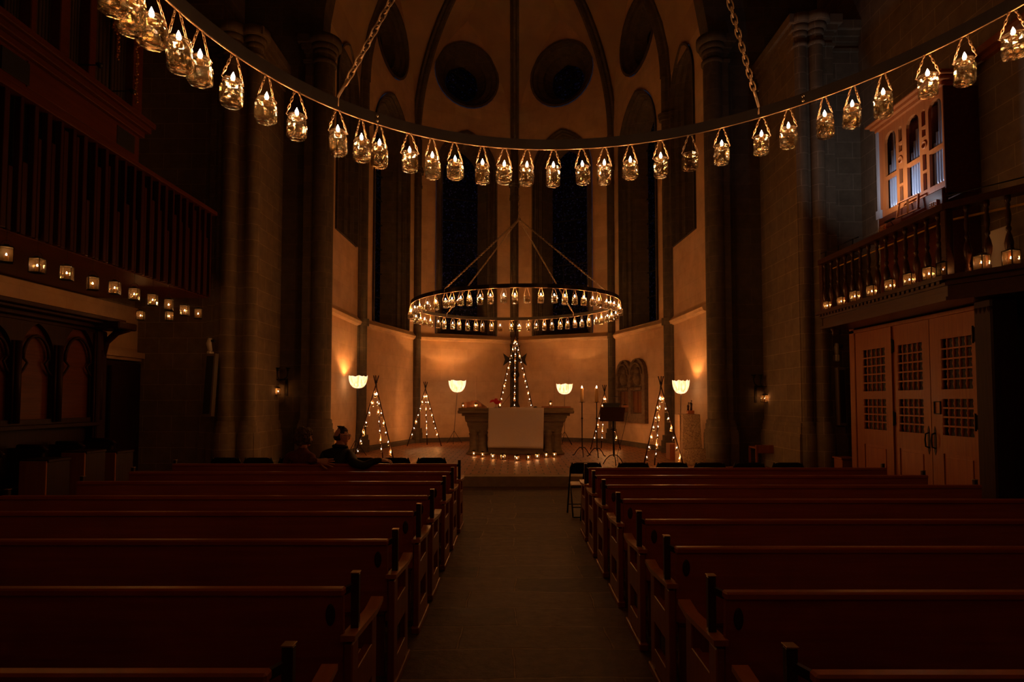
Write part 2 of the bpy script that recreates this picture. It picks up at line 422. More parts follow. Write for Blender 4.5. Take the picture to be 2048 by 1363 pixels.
def plate(outer, holes, fr):
    bm = bmesh.new(); es = []
    for loop in [outer] + holes:
        vs = [bm.verts.new((x, z, 0)) for x, z in loop]
        for i in range(len(vs)): es.append(bm.edges.new((vs[i - 1], vs[i])))
    bmesh.ops.triangle_fill(bm, use_beauty=True, use_dissolve=False, edges=es, normal=(0, 0, 1))
    bm.verts.index_update()
    vs = [fr(v.co.x, v.co.y, 0) for v in bm.verts]; fs = [tuple(v.index for v in f.verts) for f in bm.faces]
    bm.free(); return vs, fs
def loft(mb, loops, close=True):
    n = len(loops[0]); vs = [p for l in loops for p in l]
    fs = []
    for i in range(len(loops) - 1):
        for k in range(n if close else n - 1):
            l = (k + 1) % n; fs.append((i * n + k, i * n + l, (i + 1) * n + l, (i + 1) * n + k))
    mb.add(vs, fs)
# stepped embrasure profile: (inset, depth)
EMB = [(0, -.06), (.06, -.06), (.06, .06), (.12, .06), (.15, .14), (.17, .14), (.17, .22), (.24, .28), (.28, .28), (.28, .36), (.5, .85)]
OEMB = [(0, -.05), (.08, -.05), (.08, .08), (.2, .12), (.24, .2), (.4, .3), (.42, .42), (.62, .75)]
wn = [0]
def wall_half_arch(L, zs, zt, n=10):
    """pointed wall arch from u=0 to u=L (outline from right spring to left spring)"""
    h = zt - zs; w = L / 2
    c = max(0.0, (h * h - w * w) / (2 * w)); r = w + c; top = math.acos(c / r)
    right = [(w - c + r * cos(top * k / n), zs + r * sin(top * k / n)) for k in range(n + 1)]
    left = [(L - x, z) for x, z in reversed(right[:-1])]
    return right + left
def rib_pts(i, n=14, inner=0.0):
    a = Vector((*AP[i], ZS)); d = Vector((CROWN.x, CROWN.y, 0)) - Vector((*AP[i], 0)); Ld = d.length; d /= Ld
    h = CROWN.z - ZS; pts = []
    for k in range(n + 1):
        t = (pi / 2) * k / n
        pts.append(Vector((AP[i][0], AP[i][1], 0)) + d * (Ld * (1 - cos(t)) + inner * cos(t)) + Vector((0, 0, ZS + (h) * sin(t) - inner * sin(t))))
    return pts
OCZ = {1: 13.75, 2: 14.0, 3: 14.0, 4: 13.75}
for i in range(6):
    a, u, n, L = frame(i)
    fr = lambda x, z, d, a=a, u=u, n=n: (a.x + u.x * x - n.x * d, a.y + u.y * x - n.y * d, z)
    side = i in (0, 5)
    zt = 16.1
    arch = wall_half_arch(L, ZS, zt)
    outer = [(0, ZC), (L, ZC)] + arch
    holes = []; cx = L / 2
    if side:
        # chancel bay window, steep sill
        cx = 1.62 if i == 0 else L - 1.62
        W, z0, zs2, c = .98, 6.1, 10.2, .4
    else:
        if i in (1, 4):
            W, z0, zs2, c = 1.36, 4.12, 10.15, .45
            cx = L * .52 if i == 1 else L * .48
        else:
            W, z0, zs2, c = 1.2, 4.12, 10.3, .42
    hole = lancet(cx, W, z0, zs2, c)
    holes.append(hole)
    oc = None
    if not side:
        orad = 1.27
        oc = (L / 2, OCZ[i], orad); holes.append(circ(oc[0], oc[1], oc[2]))
    vs, fs = plate(outer, holes, fr)
    nm = {0: 'wall_chancel_left', 1: 'wall_apse_left', 2: 'wall_apse_back_left', 3: 'wall_apse_back_right', 4: 'wall_apse_right', 5: 'wall_chancel_right'}[i]
    MB().add(vs, fs).build(nm, M['plaster'], kind='structure')
    # window with embrasure
    wn[0] += 1
    w = MB()
    sl = 1.1 if side else .55
    EM = [(o * (.9 if side else 1), d) for o, d in EMB]
    loops = []
    for o, d in EM:
        pts = lancet(cx, W, z0 + max(d, 0) * sl * .6, zs2, c, o)
        loops.append([fr(x, z, d) for x, z in pts])
    loft(w, loops)
    wo = w.build('window_%d' % wn[0], M['stone'], kind='structure')
    o, d = EM[-1]
    pts = lancet(cx, W, z0 + d * sl * .6, zs2, c, o)
    v2, f2 = plate(pts, [], lambda x, z, dd, fr=fr, d=d: fr(x, z, d - .01))
    MB().add(v2, f2).build('glass_pane', M['stained'], wo)
    w = MB()
    zz = z0 + d * sl * .6 + .8
    while zz < zs2 + .6:
        w.bar(fr(cx - (W - o), zz, d - .06), fr(cx + (W - o), zz, d - .06), .035, .035); zz += .85
    for s in (-.33, .33):
        w.bar(fr(cx + s * (W - o), z0 + .4, d - .05), fr(cx + s * (W - o), zs2 + .5, d - .05), .02, .02)
    # lead lattice rosettes in the lancets
    zz = z0 + 1.0
    while zz < zs2:
        w.tube([fr(cx + .3 * cos(t * pi / 6) * (W - o) / .7, zz + .3 * sin(t * pi / 6), d - .045) for t in range(12)], .012, 4, closed=True)
        zz += .85
    w.build('leading', M['lead'], wo)
    if oc:
        wn[0] += 1; w = MB(); loops = []
        for o, d in OEMB: loops.append([fr(x, z, d) for x, z in circ(oc[0], oc[1], oc[2] - o)])
        loft(w, loops)
        wo = w.build('window_%d' % wn[0], M['stone'], kind='structure')
        o, d = OEMB[-1]; rr = oc[2] - o
        v2, f2 = plate(circ(oc[0], oc[1], rr), [], lambda x, z, dd, fr=fr, d=d: fr(x, z, d - .01))
        MB().add(v2, f2).build('glass_pane', M['stained'], wo)
        w = MB()
        for k in range(6):
            q = pi / 6 + k * pi / 3
            w.tube([fr(oc[0] + .43 * rr / .65 * cos(q) + .19 * cos(t * pi / 6), oc[1] + .43 * rr / .65 * sin(q) + .19 * sin(t * pi / 6), d - .07) for t in range(12)], .03, 5, closed=True)
        w.tube([fr(oc[0] + .2 * cos(t * pi / 6), oc[1] + .2 * sin(t * pi / 6), d - .07) for t in range(12)], .03, 5, closed=True)
        w.build('rose_tracery', M['lead'], wo)
    # string course under the window
    w = MB()
    prof = [(0, 3.86), (.10, 3.90), (.13, 3.98), (.10, 4.02), (.02, 4.10), (0, 4.14)]
    e0, e1 = -.03, L + .03
    vs = [fr(e, z, -d) for e in (e0, e1) for d, z in prof]; k = len(prof)
    w.add(vs, [(j, j + 1, k + j + 1, k + j) for j in range(k - 1)] + [tuple(range(k)), tuple(reversed(range(k, 2 * k)))])
    w.build('trim_%d' % (2 + i), M['plaster'], kind='structure')
    # low bench plinth at the wall foot
    w = MB(); vs = [fr(e, z, -d) for e in (0, L) for d, z in ((0, .2), (.16, .2), (.16, .30), (.0, .34))]
    w.add(vs, [(0, 1, 5, 4), (1, 2, 6, 5), (2, 3, 7, 6), (0, 3, 2, 1), (4, 5, 6, 7)])
    w.build('baseboard_%s' % nm[5:], M['stone'], kind='structure')
    # vault web between the wall arch and the two ribs
    w = MB(); R0 = rib_pts(i); R1 = rib_pts(i + 1)
    nA = (len(arch) - 1) // 2
    r_half = arch[:nA + 1]; l_half = list(reversed(arch[nA:]))
    for half, R in ((l_half, R0), (r_half, R1)):
        A = []
        for k in range(len(R)):
            t = k / (len(R) - 1) * (len(half) - 1); j = min(int(t), len(half) - 2); q = t - j
            x = half[j][0] * (1 - q) + half[j + 1][0] * q; z = half[j][1] * (1 - q) + half[j + 1][1] * q
            A.append(Vector(fr(x, z, 0)))
        loft(w, [A, [A[k].lerp(R[k], .5) + Vector((0, 0, .1 * sin(pi * k / (len(R) - 1)))) for k in range(len(R))], R], close=False)
    for j in range(len(w.s)): w.s[j] = True
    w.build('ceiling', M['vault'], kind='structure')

# responds (wall shafts) and ribs
tn = 8
for i in range(1, 6):
    x, y = AP[i]; d = Vector((-x, 17.0 - y, 0)).normalized(); c = Vector((x, y, 0)) + d * .07; s = Vector((-d.y, d.x, 0))
    w = MB()
    def P3(a, b, z): return c + s * a + d * b + Vector((0, 0, z))
    poly = [(-.20, -.12), (-.20, .0), (-.13, .02), (-.11, .10), (-.07, .16), (0, .19), (.07, .16), (.11, .10), (.13, .02), (.20, 0), (.20, -.12)]
    def extr(poly, z0, z1, sc=1.0):
        n = len(poly); vs = [P3(a * sc, b * sc, z0) for a, b in poly] + [P3(a * sc, b * sc, z1) for a, b in poly]
        w.add(vs, [(j, (j + 1) % n, n + (j + 1) % n, n + j) for j in range(n)] + [tuple(range(n, 2 * n)), tuple(reversed(range(n)))])
    extr(poly, ZC, 9.4, .84 if i == 3 else .95)
    # base, ring at the string course, capital
    extr(poly, ZC, ZC + .35, 1.5); extr(poly, ZC + .35, ZC + .5, 1.3); extr(poly, 3.88, 4.08, 1.25)
    prev = 1.0
    for z, sc in ((9.4, 1.1), (9.5, 1.0), (9.9, 1.35), (10.0, 1.5)):
        extr(poly, z, z + .12 if z < 9.9 else z + .1, sc)
    extr(poly, 9.5, ZS + .02, .84 if i == 3 else .95)
    w.build('trim_%d' % tn, M['stone'], kind='structure'); tn += 1
    # rib: moulded section along the arc
    R = rib_pts(i, 20)
    dd = (Vector((CROWN.x, CROWN.y, 0)) - Vector((x, y, 0))).normalized(); ss = Vector((-dd.y, dd.x, 0))
    w = MB(); loops = []
    for k, p in enumerate(R):
        t = (pi / 2) * k / (len(R) - 1)
        inw = dd * cos(t) - Vector((0, 0, 1)) * sin(t)     # towards the inside of the curve
        loops.append([p + ss * a + inw * b for a, b in ((-.16, -.08), (-.16, .05), (-.10, .09), (-.08, .18), (-.03, .26), (.03, .26), (.08, .18), (.10, .09), (.16, .05), (.16, -.08))])
    loft(w, loops, close=True)
    w.build('trim_%d' % tn, M['stone'], kind='structure'); tn += 1
# crown boss
MB().lathe([(.01, -.35), (.25, -.3), (.38, -.1), (.35, .1)], CROWN, 16).build('trim_%d' % tn, M['stone'], kind='structure'); tn += 1
# vault between crown and chancel arch
w = MB(); A = [Vector((-4.60, 14.7, ZS)), ]
def semi(y, xl, xr, n=20):
    return [Vector(((xl + xr) / 2 + (xr - xl) / 2 * -cos(pi * k / n), y, ZS + (CROWN.z - ZS) * sin(pi * k / n))) for k in range(n + 1)]
loft(w, [semi(14.7, -4.62, 4.70), semi(17.6, -4.56, 4.57)], close=False)
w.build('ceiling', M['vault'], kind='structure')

# ------------------------------------------------------------------ chancel arch wall, piers, nave shell
w = MB()
outer = [(-9.5, 0), (-4.62, 0), (-4.62, 10.4)]
hole = [(-4.62, 10.4)]
arch = [(-4.62 * cos(pi * k / 24), 10.4 + 5.2 * sin(pi * k / 24)) for k in range(1, 24)]
outer = [(-9.5, 0), (-4.62, 0), (-4.62, 10.4)] + arch + [(4.70, 10.4), (4.70, 0), (8.5, 0), (8.5, 17.5), (-9.5, 17.5)]
vs, fs = plate(outer, [], lambda x, z, d: (x, 14.2, z))
w.add(vs, fs)
# reveal
prof = [(-4.62, 0), (-4.62, 10.4)] + arch + [(4.70, 10.4), (4.70, 0)]
loft(w, [[(x, 14.2, z) for x, z in prof], [(x, 14.72, z) for x, z in prof]], close=False)
w.build('wall_chancel_arch', M['stone'], kind='structure')

def pier(name, cx, cy, parts, z1, base=True, mt='stone_pale'):
    """clustered pier from rectangles and round shafts: ('b',x0,x1,y0,y1) / ('c',x,y,r)"""
    w = MB()
    for p in parts:
        if p[0] == 'b': w.box(p[1], p[2], p[3], p[4], 0, z1)
        else: w.lathe([(p[3], 0), (p[3], z1)], (p[1], p[2], 0), 20, cap=False)
        for (e, a, b) in ((.09, 0, .95), (.075, .95, 1.02), (.05, 1.02, 1.16), (.03, 1.16, 1.24)):
            if not base: break
            if p[0] == 'b': w.box(p[1] - e, p[2] + e, p[3] - e, p[4] + e, 0, b)
            else: w.lathe([(p[3] + e, 0), (p[3] + e, b), (p[3], b + .03)], (p[1], p[2], 0), 20)
        for (e, a, b) in ((.04, -.62, -.55), (.03, -.4, -.3), (.08, -.3, -.18), (.15, -.18, 0)):
            if p[0] == 'b': w.box(p[1] - e, p[2] + e, p[3] - e, p[4] + e, z1 + a, z1 + b)
            else: w.lathe([(p[3], z1 + a - .02), (p[3] + e, z1 + a), (p[3] + e, z1 + b)], (p[1], p[2], 0), 20)
    return w.build(name, M[mt], kind='structure')
ZCAP = 9.7
# chancel arch shafts
pier('trim_%d' % tn, 0, 0, [('c', -4.55, 14.15, .25), ('b', -4.95, -4.68, 14.0, 14.4)], 10.3, mt='stone'); tn += 1
pier('trim_%d' % tn, 0, 0, [('c', 4.72, 14.1, .22), ('b', 4.85, 5.05, 13.98, 14.4)], 10.3, mt='stone'); tn += 1
# left crossing pier (400..508) and right one (1590..1700)
pier('trim_%d' % tn, 0, 0, [('b', -6.35, -5.52, 12.75, 14.2), ('c', -5.62, 12.82, .15), ('c', -6.06, 12.72, .17), ('b', -6.62, -6.2, 12.95, 14.2)], ZCAP); tn += 1
pier('trim_%d' % tn, 0, 0, [('b', 5.85, 6.65, 12.35, 14.2), ('c', 5.98, 12.4, .13), ('c', 6.28, 12.33, .14), ('b', 6.5, 7.3, 12.55, 14.2)], ZCAP); tn += 1
# block wall left of the pier, facing the nave
w = MB(); w.box(-9.5, -6.5, 13.15, 14.2, 0, 17.5); w.build('wall_transept_left', M['stone_pale'], kind='structure')
w = MB(); w.box(-8.6, -8.3, -4, 13.2, 0, 16); w.build('wall_left', M['stone_pale'], kind='structure')
w = MB(); w.box(7.3, 7.6, -4, 14.2, 0, 16)
w.build('wall_right', M['stone_pale'], kind='structure')
w = MB()
for (e, z0, z1) in ((.08, 6.95, 7.02), (.16, 7.02, 7.10), (.11, 7.10, 7.17)): w.box(7.3 - e, 7.35, -4, 9.4, z0, z1)
w.build('trim_%d' % tn, M['oak'], kind='structure'); tn += 1
w = MB(); w.box(-8.6, 7.6, -4.3, -4, 0, 16); w.build('wall_back', M['stone_pale'], kind='structure')
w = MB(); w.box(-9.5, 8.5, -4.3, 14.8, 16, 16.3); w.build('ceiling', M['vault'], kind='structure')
# nave transverse ribs, only faintly seen
# pale ledge above the stalls and plaster band
w = MB(); w.box(-8.3, -8.22, 8.0, 13.15, 2.72, 3.7); w.box(-8.3, -8.05, 10.9, 13.15, 2.60, 2.72); w.box(-8.3, -8.12, 10.9, 13.15, 2.54, 2.60)
w.build('trim_%d' % tn, M['plaster'], kind='structure'); tn += 1

# ------------------------------------------------------------------ candle jar prototype
def flame_bm(h=.042, r=.0105):
    f = MB(); f.lathe([(.0005, 0), (r * .7, h * .1), (r, h * .3), (r * .8, h * .55), (r * .35, h * .82), (.0004, h)], (0, 0, 0), 8); return f
HIDE = Vector((0, 0, 0))
def make_jar(facets, shoulder, hh=.122, rr=.051, drop=.120):
    """origin at the hanging point on the ring underside; jar hangs below"""
    t = thing('candle_jar', 'x', 'jar')
    zt = -drop
    g = MB(); ph = pi / facets
    g.lathe([(rr * .80, zt - hh), (rr * .97, zt - hh + .008), (rr, zt - hh + .02), (rr, zt - .035), (rr * .93, zt - .024), (rr * shoulder, zt - .016), (rr * shoulder, zt - .004), (rr * (shoulder + .06), zt)], (0, 0, 0), facets, sm=False, ph=ph, cap=False)
    g.lathe([(rr * (shoulder - .06), zt), (rr * (shoulder - .1), zt - .02), (rr * .9, zt - .036), (rr * .9, zt - hh + .02), (rr * .7, zt - hh + .012), (.001, zt - hh + .010)], (0, 0, 0), facets, sm=False, ph=ph, cap=False)
    g.lathe([(.001, zt - hh), (rr * .80, zt - hh)], (0, 0, 0), facets, sm=False, ph=ph, cap=False)
    gj = g.build('glass_jar', M['jar'], t)
    w = MB(); w.lathe([(.001, zt - hh + .014), (rr * .84, zt - hh + .02), (rr * .86, zt - .062), (.001, zt - .060)], (0, 0, 0), facets, sm=False, ph=ph)
    w.build('water', M['water'], gj)
    c = MB(); c.lathe([(.001, zt - .030), (.014, zt - .028), (.016, zt - .012), (.013, zt - .008), (.001, zt - .010)], (0, 0, 0), 12)
    c.tube([(0, 0, zt - .010), (0, 0, zt + .002)], .0012, 4); cd_ = c.build('candle', M['waxd'], t)
    f = flame_bm(); f.build('flame', M['flame'], cd_, loc=(0, 0, zt - .003))
    # wire collar at the neck and two little chains
    q = rr * shoulder + .003
    k = MB(); k.tube([(q * cos(a * pi / 8), q * sin(a * pi / 8), zt - .010) for a in range(16)], .0016, 5, closed=True)
    k.build('wire_collar', M['chain'], t)
    for s in (-1, 1):
        k = MB(); k.chain((s * .008, 0, .008), (s * (q + .005), 0, zt + .004), .021, .010, .0017, 4, 8)
        k.tube([(s * (q + .006), 0, zt + .006), (s * (q + .010), 0, zt - .004), (s * (q + .002), 0, zt - .011)], .0018, 5)
        k.build('hanging_chain', M['chain'], t)
    return t
J1 = make_jar(8, .80); J2 = make_jar(12, .84, .130, .049); J3 = make_jar(6, .80, .114, .054)
PROTOS = [J1, J2, J3]; used = set()
def place_jar(k, loc, rz, label, group, light=0, scale=1, tilt=0):
    p = PROTOS[k % 3]
    rot = (tilt * random.uniform(-1, 1), tilt * random.uniform(-1, 1), rz)
    if k % 3 not in used and False: pass
    o = dup(p, loc, 0, label, group, rot=rot)
    if scale != 1: o.scale = (scale,) * 3
    if light: point('candle_light', (0, 0, -.118 + .022), light, parent=o)
    return o

# ------------------------------------------------------------------ the two ring chandeliers
RR = 1.99
def ring_pt(c, a, b, th, R=RR, dz=0):
    x = R * sin(th); y = R * cos(th)
    return Vector((c[0] + x, c[1] + y, c[2] + a * x + b * y + dz))
def find_th(c, a, b, px, far=True):
    best = None
    rng = range(-90, 91) if far else range(90, 271)
    cand = []
    for q in range(0, 721):
        th = radians((-90 if far else 90) + q * .25); p = ring_pt(c, a, b, th)
        if p.y < .1: continue
        e = abs(proj(p)[0] - px)
        if best is None or e < best[0]: best = (e, th)
    return best[1]
def make_ring(c, a, b, bh, label, attach, apex, cable_top, chain_w):
    t = thing('ring_chandelier', label, 'chandelier', c)
    n = 120; w = MB(); vs = []
    for k in range(n):
        th = 2 * pi * k / n
        for R, z in ((RR - .006, 0), (RR + .006, 0), (RR + .006, bh), (RR - .006, bh)):
            p = ring_pt(c, a, b, th, R, z); vs.append(p - Vector(c))
    fs = []
    for k in range(n):
        l = (k + 1) % n
        for q in range(4): fs.append((k * 4 + q, k * 4 + (q + 1) % 4, l * 4 + (q + 1) % 4, l * 4 + q))
    w.add(vs, fs); w.build('iron_band', M['ironband'], t)
    w = MB(); w.tube([ring_pt(c, a, b, 2 * pi * k / n) - Vector(c) for k in range(n)], .0042, 5, closed=True); w.build('band_edge', M['edge'], t)
    for th in attach:
        p = ring_pt(c, a, b, th, RR, bh) - Vector(c)
        ap = Vector(apex) - Vector(c)
        d = (ap - p).normalized()
        w = MB(); w.tube([p - Vector((0, 0, .045)), p + Vector((0, 0, .01)), p + d * .12], .009, 6)
        w.chain(p + d * .09, ap, .042, chain_w, .0042, 5, 8)
        w.build('suspension_chain', M['chain'], t)
    for th in [x + .13 for x in attach[:2]] + [pi * .5 + .4, pi * 1.5]:
        w = MB()
        for z in (.018, .045):
            p = ring_pt(c, a, b, th, RR, z * bh / .06) - Vector(c)
            w.ball(p, .011, n=8, m=6)
        w.build('joint_bolt', M['bolt'], t)
    ap = Vector(apex) - Vector(c)
    w = MB(); w.tube([ap + Vector((.03 * cos(q * pi / 6), 0, .03 * sin(q * pi / 6))) for q in range(12)], .007, 5, closed=True)
    w.chain(ap + Vector((0, 0, .03)), ap + Vector((0, 0, .45)), .06, chain_w, .004, 5, 8)
    w.build('apex_ring', M['chain'], t)
    w = MB(); w.tube([ap + Vector((0, 0, .45)), Vector((ap.x, ap.y, cable_top - c[2]))], .003, 5); w.build('suspension_cable', M['iron'], t)
    return t
# near ring
NC = (.593, 2.043, CAMZ + 1.748); NA, NB = .083, -.018
ap = Vector((0, 0, CAMZ)) + ray(1232, -824) * (3.25 / ray(1232, -824).z)
thL, thR = find_th(NC, NA, NB, 676), find_th(NC, NA, NB, 1519)
make_ring(NC, NA, NB, .066, 'huge black iron ring over the pews, nearest the viewer, hung with candle jars', [thL, thR, pi - .75, pi + .9], ap, 16, .03)
near_px = [215, 262, 302, 354, 402, 469, 534, 594, 674, 724, 758, 818, 864, 909, 964, 1010, 1054, 1108, 1163, 1210, 1260, 1322, 1381, 1443, 1524, 1577, 1647, 1706, 1765, 1852, 1930, 2025]
ths = [find_th(NC, NA, NB, x) for x in near_px]

for k, th in enumerate(ths):
    lb = "glass candle jar on the near ring, %s from the photo's left edge" % ordw(k + 1)
    if k == 22: lb = 'unlit glass jar on the near ring, twenty-third from the left edge of the photo'
    p = ring_pt(NC, NA, NB, th)
    o = place_jar(k * 7 + k // 3, p, -th + random.uniform(-.5, .5), lb, 'candle jars on the near ring', 0 if k == 22 else P_NEAR, 1.0, .05)
    if k == 22:
        for ch in list(bpy.data.objects):
            if ch.name.startswith('flame') and ch.parent and ch.parent.parent == o: bpy.data.objects.remove(ch)
# jars of the same ring beyond the frame (they light the pews)
th = ths[-1] + .105; cnt = 0; end = ths[0] + 2 * pi - .1
while th < end:
    place_jar(cnt, ring_pt(NC, NA, NB, th), -th, 'glass candle jar on the overhead side of the near ring, above the camera', 'candle jars on the near ring', P_NEAR if cnt % 2 == 0 else 0, 1.0, .04)
    th += .125; cnt += 1
# far ring
FC = (.0215, 11.59, CAMZ + 1.8); FA, FB = .0156, .0008
apf = P(1038, 438, 11.59)
tA = find_th(FC, FA, FB, 889, False); tB = find_th(FC, FA, FB, 1211, False); tC = find_th(FC, FA, FB, 893); tD = find_th(FC, FA, FB, 1147)
make_ring(FC, FA, FB, .066, 'black iron ring chandelier hanging over the chancel step before the apse', [tA, tB, tC, tD], apf, 16, .03)
c4 = lambda x: 780 + x / 8.192
c5 = lambda x: 1030 + x / 8.192
near_arc = [c4(270), c4(300), c4(345), c4(408), c4(488), c4(612), c4(750), c4(908), c4(1020), c4(1163), c4(1300), c4(1478), c4(1636), c4(1866), c4(2045),
            c5(190), c5(425), c5(640), c5(820), c5(980), c5(1125), c5(1268), c5(1372), c5(1500), c5(1565), c5(1628), c5(1700), c5(1742), c5(1766)]
far_arc = [c4(355), c4(425), c4(500), c4(570), c4(662), c4(788), c4(888), c4(1030), c4(1130), c4(1268), c4(1405), c4(1512), c4(1668), c4(1806), c4(1985),
           c5(72), c5(216), c5(355), c5(480), c5(604), c5(745), c5(862), c5(982), c5(1090), c5(1212), c5(1334), c5(1418), c5(1518), c5(1585), c5(1650)]
for k, x in enumerate(near_arc):
    th = find_th(FC, FA, FB, x, False)
    lb = "candle jar on the chancel ring's upper near arc, %s from the left" % ordw(k + 1)
    if k == 15: lb = "only unlit glass jar on the chancel ring's upper near arc"
    o = place_jar(k * 5 + k // 4, ring_pt(FC, FA, FB, th), -th + random.uniform(-.5, .5), lb, 'candle jars on the chancel ring', (P_FAR if k % 2 == 0 else 0), 1.04, .05)
    if k == 15:
        for ch in list(bpy.data.objects):
            if ch.name.startswith('flame') and ch.parent and ch.parent.parent == o: bpy.data.objects.remove(ch)
for k, x in enumerate(far_arc):
    th = find_th(FC, FA, FB, x)
    place_jar(k * 4 + k // 5, ring_pt(FC, FA, FB, th), -th + random.uniform(-.5, .5), "candle jar on the chancel ring's lower far arc, %s from the left" % ordw(k + 1),
              'candle jars on the chancel ring', (P_FAR if k % 2 == 0 else 0), 1.04, .05)

# ------------------------------------------------------------------ tripods of poles hung with jars
def tripod(ax, ay, H, sp, ys, label, jlabel, mid_dx=0, top_ext=.16, back=.8, tilt=0, rows_right=None, rows_mid=None, js=.62, pw=P_TRI, every=3, zb=ZC):
    t = thing('candle_tripod', label, 'tripod', (ax, ay, zb))
    hz = H - top_ext
    feet = [Vector((-sp, -sp * .35, 0)), Vector((sp, -sp * .35, 0)), Vector((mid_dx, sp * back, 0))]
    apx = [Vector((.02, 0, hz)), Vector((-.02, 0, hz)), Vector((0, .02, hz))]
    segs = []
    for f, a in zip(feet, apx):
        d = (a - f).normalized(); tip = a + d * top_ext
        w = MB(); w.tube([f, a, tip], [.016, .014, .013], 7); w.build('pole', M['pew_dark'], t); segs.append((f, a))
    w = MB()
    for z in (-.02, -.006, .008): w.tube([(.032 * cos(q * pi / 5), .03 * sin(q * pi / 5), hz + z) for q in range(10)], .006, 5, closed=True)
    w.build('lashing', M['iron'], t)
    nm = ['left', 'right', 'rear']; n = 0
    for li, rows in enumerate((ys, rows_right or ys, rows_mid or ys)):
        f, a = segs[li]
        for k, y in enumerate(rows):
            # flame height in the world from the picture row at this depth
            zf = (P(UX, y, ay + f.y * .5).z - zb)
            zh = zf + .10 * js + .0
            q = min(max((zh - f.z) / (a.z - f.z), .02), .97); pnt = f.lerp(a, q)
            inw = Vector((-pnt.x, -pnt.y, 0)); inw = inw.normalized() * .022 if inw.length > .03 else Vector((0, -.02, 0))
            loc = Vector((ax, ay, zb)) + pnt + inw
            # keep neighbours apart near the apex
            place_jar(n + li, loc, random.uniform(0, 3), '%s, %s from the top, %s pole' % (jlabel, ordw(k + 1), nm[li]), jlabel.replace('candle jar', 'candle jars'),
                      pw if (n % every == 1) else 0, js, .04)
            n += 1
    return t
def s2(*a): return [660 + v / 4.5425 for v in a]
tl = P(752, 770, 14.5)
tripod(tl.x, 14.5, 2.10, .50, s2(578, 660, 748, 838, 925, 1005, 1095), 'black pole tripod with hanging candle jars, front left of the chancel near the seated couple',
       'candle jar on the front left tripod', .10, rows_right=s2(580, 665, 752, 842, 928, 1012, 1105), rows_mid=s2(570, 652, 742, 828, 912, 995, 1078))
tl = P(851, 780, 20.1)
tripod(tl.x, 20.1, 2.12, .56, s2(600, 652, 712, 770, 830, 888, 945), 'black pole tripod with hanging candle jars by the left apse wall',
       'candle jar on the back left tripod', 0, pw=P_TRI * 1.1)
tl = P(1209, 780, 18.7)
def s4(*a): return [640 + v / 4.544 for v in a]
tripod(tl.x, 18.7, 1.98, .46, s4(715, 775, 831, 890, 948, 1008, 1068), 'black pole tripod with hanging candle jars behind the music stand',
       'candle jar on the tripod behind the music stand', -.06)
tl = P(1322, 775, 13.72)
tripod(tl.x, 13.72, 2.05, .455, s4(711, 795, 885, 970, 1060, 1150, 1240), 'black pole tripod with hanging candle jars beside the stone pedestal',
       'candle jar on the front right tripod', -.08, rows_right=s4(713, 803, 890, 978, 1065, 1155, 1248), rows_mid=s4(700, 780, 882, 963, 1045, 1132, 1215))
tl = P(1031, 680, 19.3)
def s6(*a): return [640 + v / 7.171 for v in a]
tripod(tl.x, 19.3, 4.02, .83, s6(325, 410, 505, 593, 682, 770, 858, 943, 1032, 1125, 1215), 'tall black pole tripod of candle jars rising behind the altar',
       'candle jar on the tall central tripod', -.06, .28, .5, rows_right=s6(330, 420, 507, 600, 687, 777, 868, 953, 1045, 1130, 1217),
       rows_mid=s6(318, 403, 492, 583, 684, 767, 851, 945, 1032, 1122, 1215))

# ------------------------------------------------------------------ lantern prototypes
def make_lantern(s, h, hang=False):
    t = thing('candle_lantern', 'x', 'lantern')
    w = MB(); r = s / 2; q = .005
    w.box(-r, r, -r, r, 0, .012, .003)
    for x in (-1, 1):
        for y in (-1, 1): w.box(x * r - q if x > 0 else -r - q * 0, x * r if x > 0 else -r + 2 * q, y * r - 2 * q if y > 0 else -r, y * r if y > 0 else -r + 2 * q, 0, h - .02)
    for z in (h - .028,):
        w.box(-r, r, -r, -r + q * 2, z, z + .01); w.box(-r, r, r - q * 2, r, z, z + .01); w.box(-r, -r + q * 2, -r, r, z, z + .01); w.box(r - q * 2, r, -r, r, z, z + .01)
    w.lathe([(r * 1.5, h - .02), (r * .62, h - .002), (r * .5, h), (r * .5, h + .012), (r * .3, h + .014)], (0, 0, 0), 4, sm=False, ph=pi / 4)
    w.build('lantern_frame', M['iron'], t)
    w = MB(); w.tube([(r * .85 * cos(a), 0, h - .01 + r * 1.15 * sin(a)) for a in [pi * k / 10 for k in range(11)]], .0022, 5)
    w.build('handle', M['iron'], t)
    for a, (x0, x1, y0, y1) in enumerate(((-r + .006, r - .006, -r + .003, -r + .005), (-r + .006, r - .006, r - .005, r - .003), (-r + .003, -r + .005, -r + .006, r - .006), (r - .005, r - .003, -r + .006, r - .006))):
        w = MB(); w.box(x0, x1, y0, y1, .014, h - .026); w.build('glass_pane', M['pane'], t)
    w = MB(); w.lathe([(r * .36, .012), (r * .36, h * .38), (r * .32, h * .40), (.001, h * .39)], (0, 0, 0), 12); cd_ = w.build('candle', M['waxd'], t)
    flame_bm(.032, .0085).build('flame', M['flame'], cd_, loc=(0, 0, h * .41))
    point('candle_light', (0, 0, h * .41 + .035), P_LAN, parent=t, r=.012)
    return t
LS = make_lantern(.098, .158); LB = make_lantern(.132, .205)
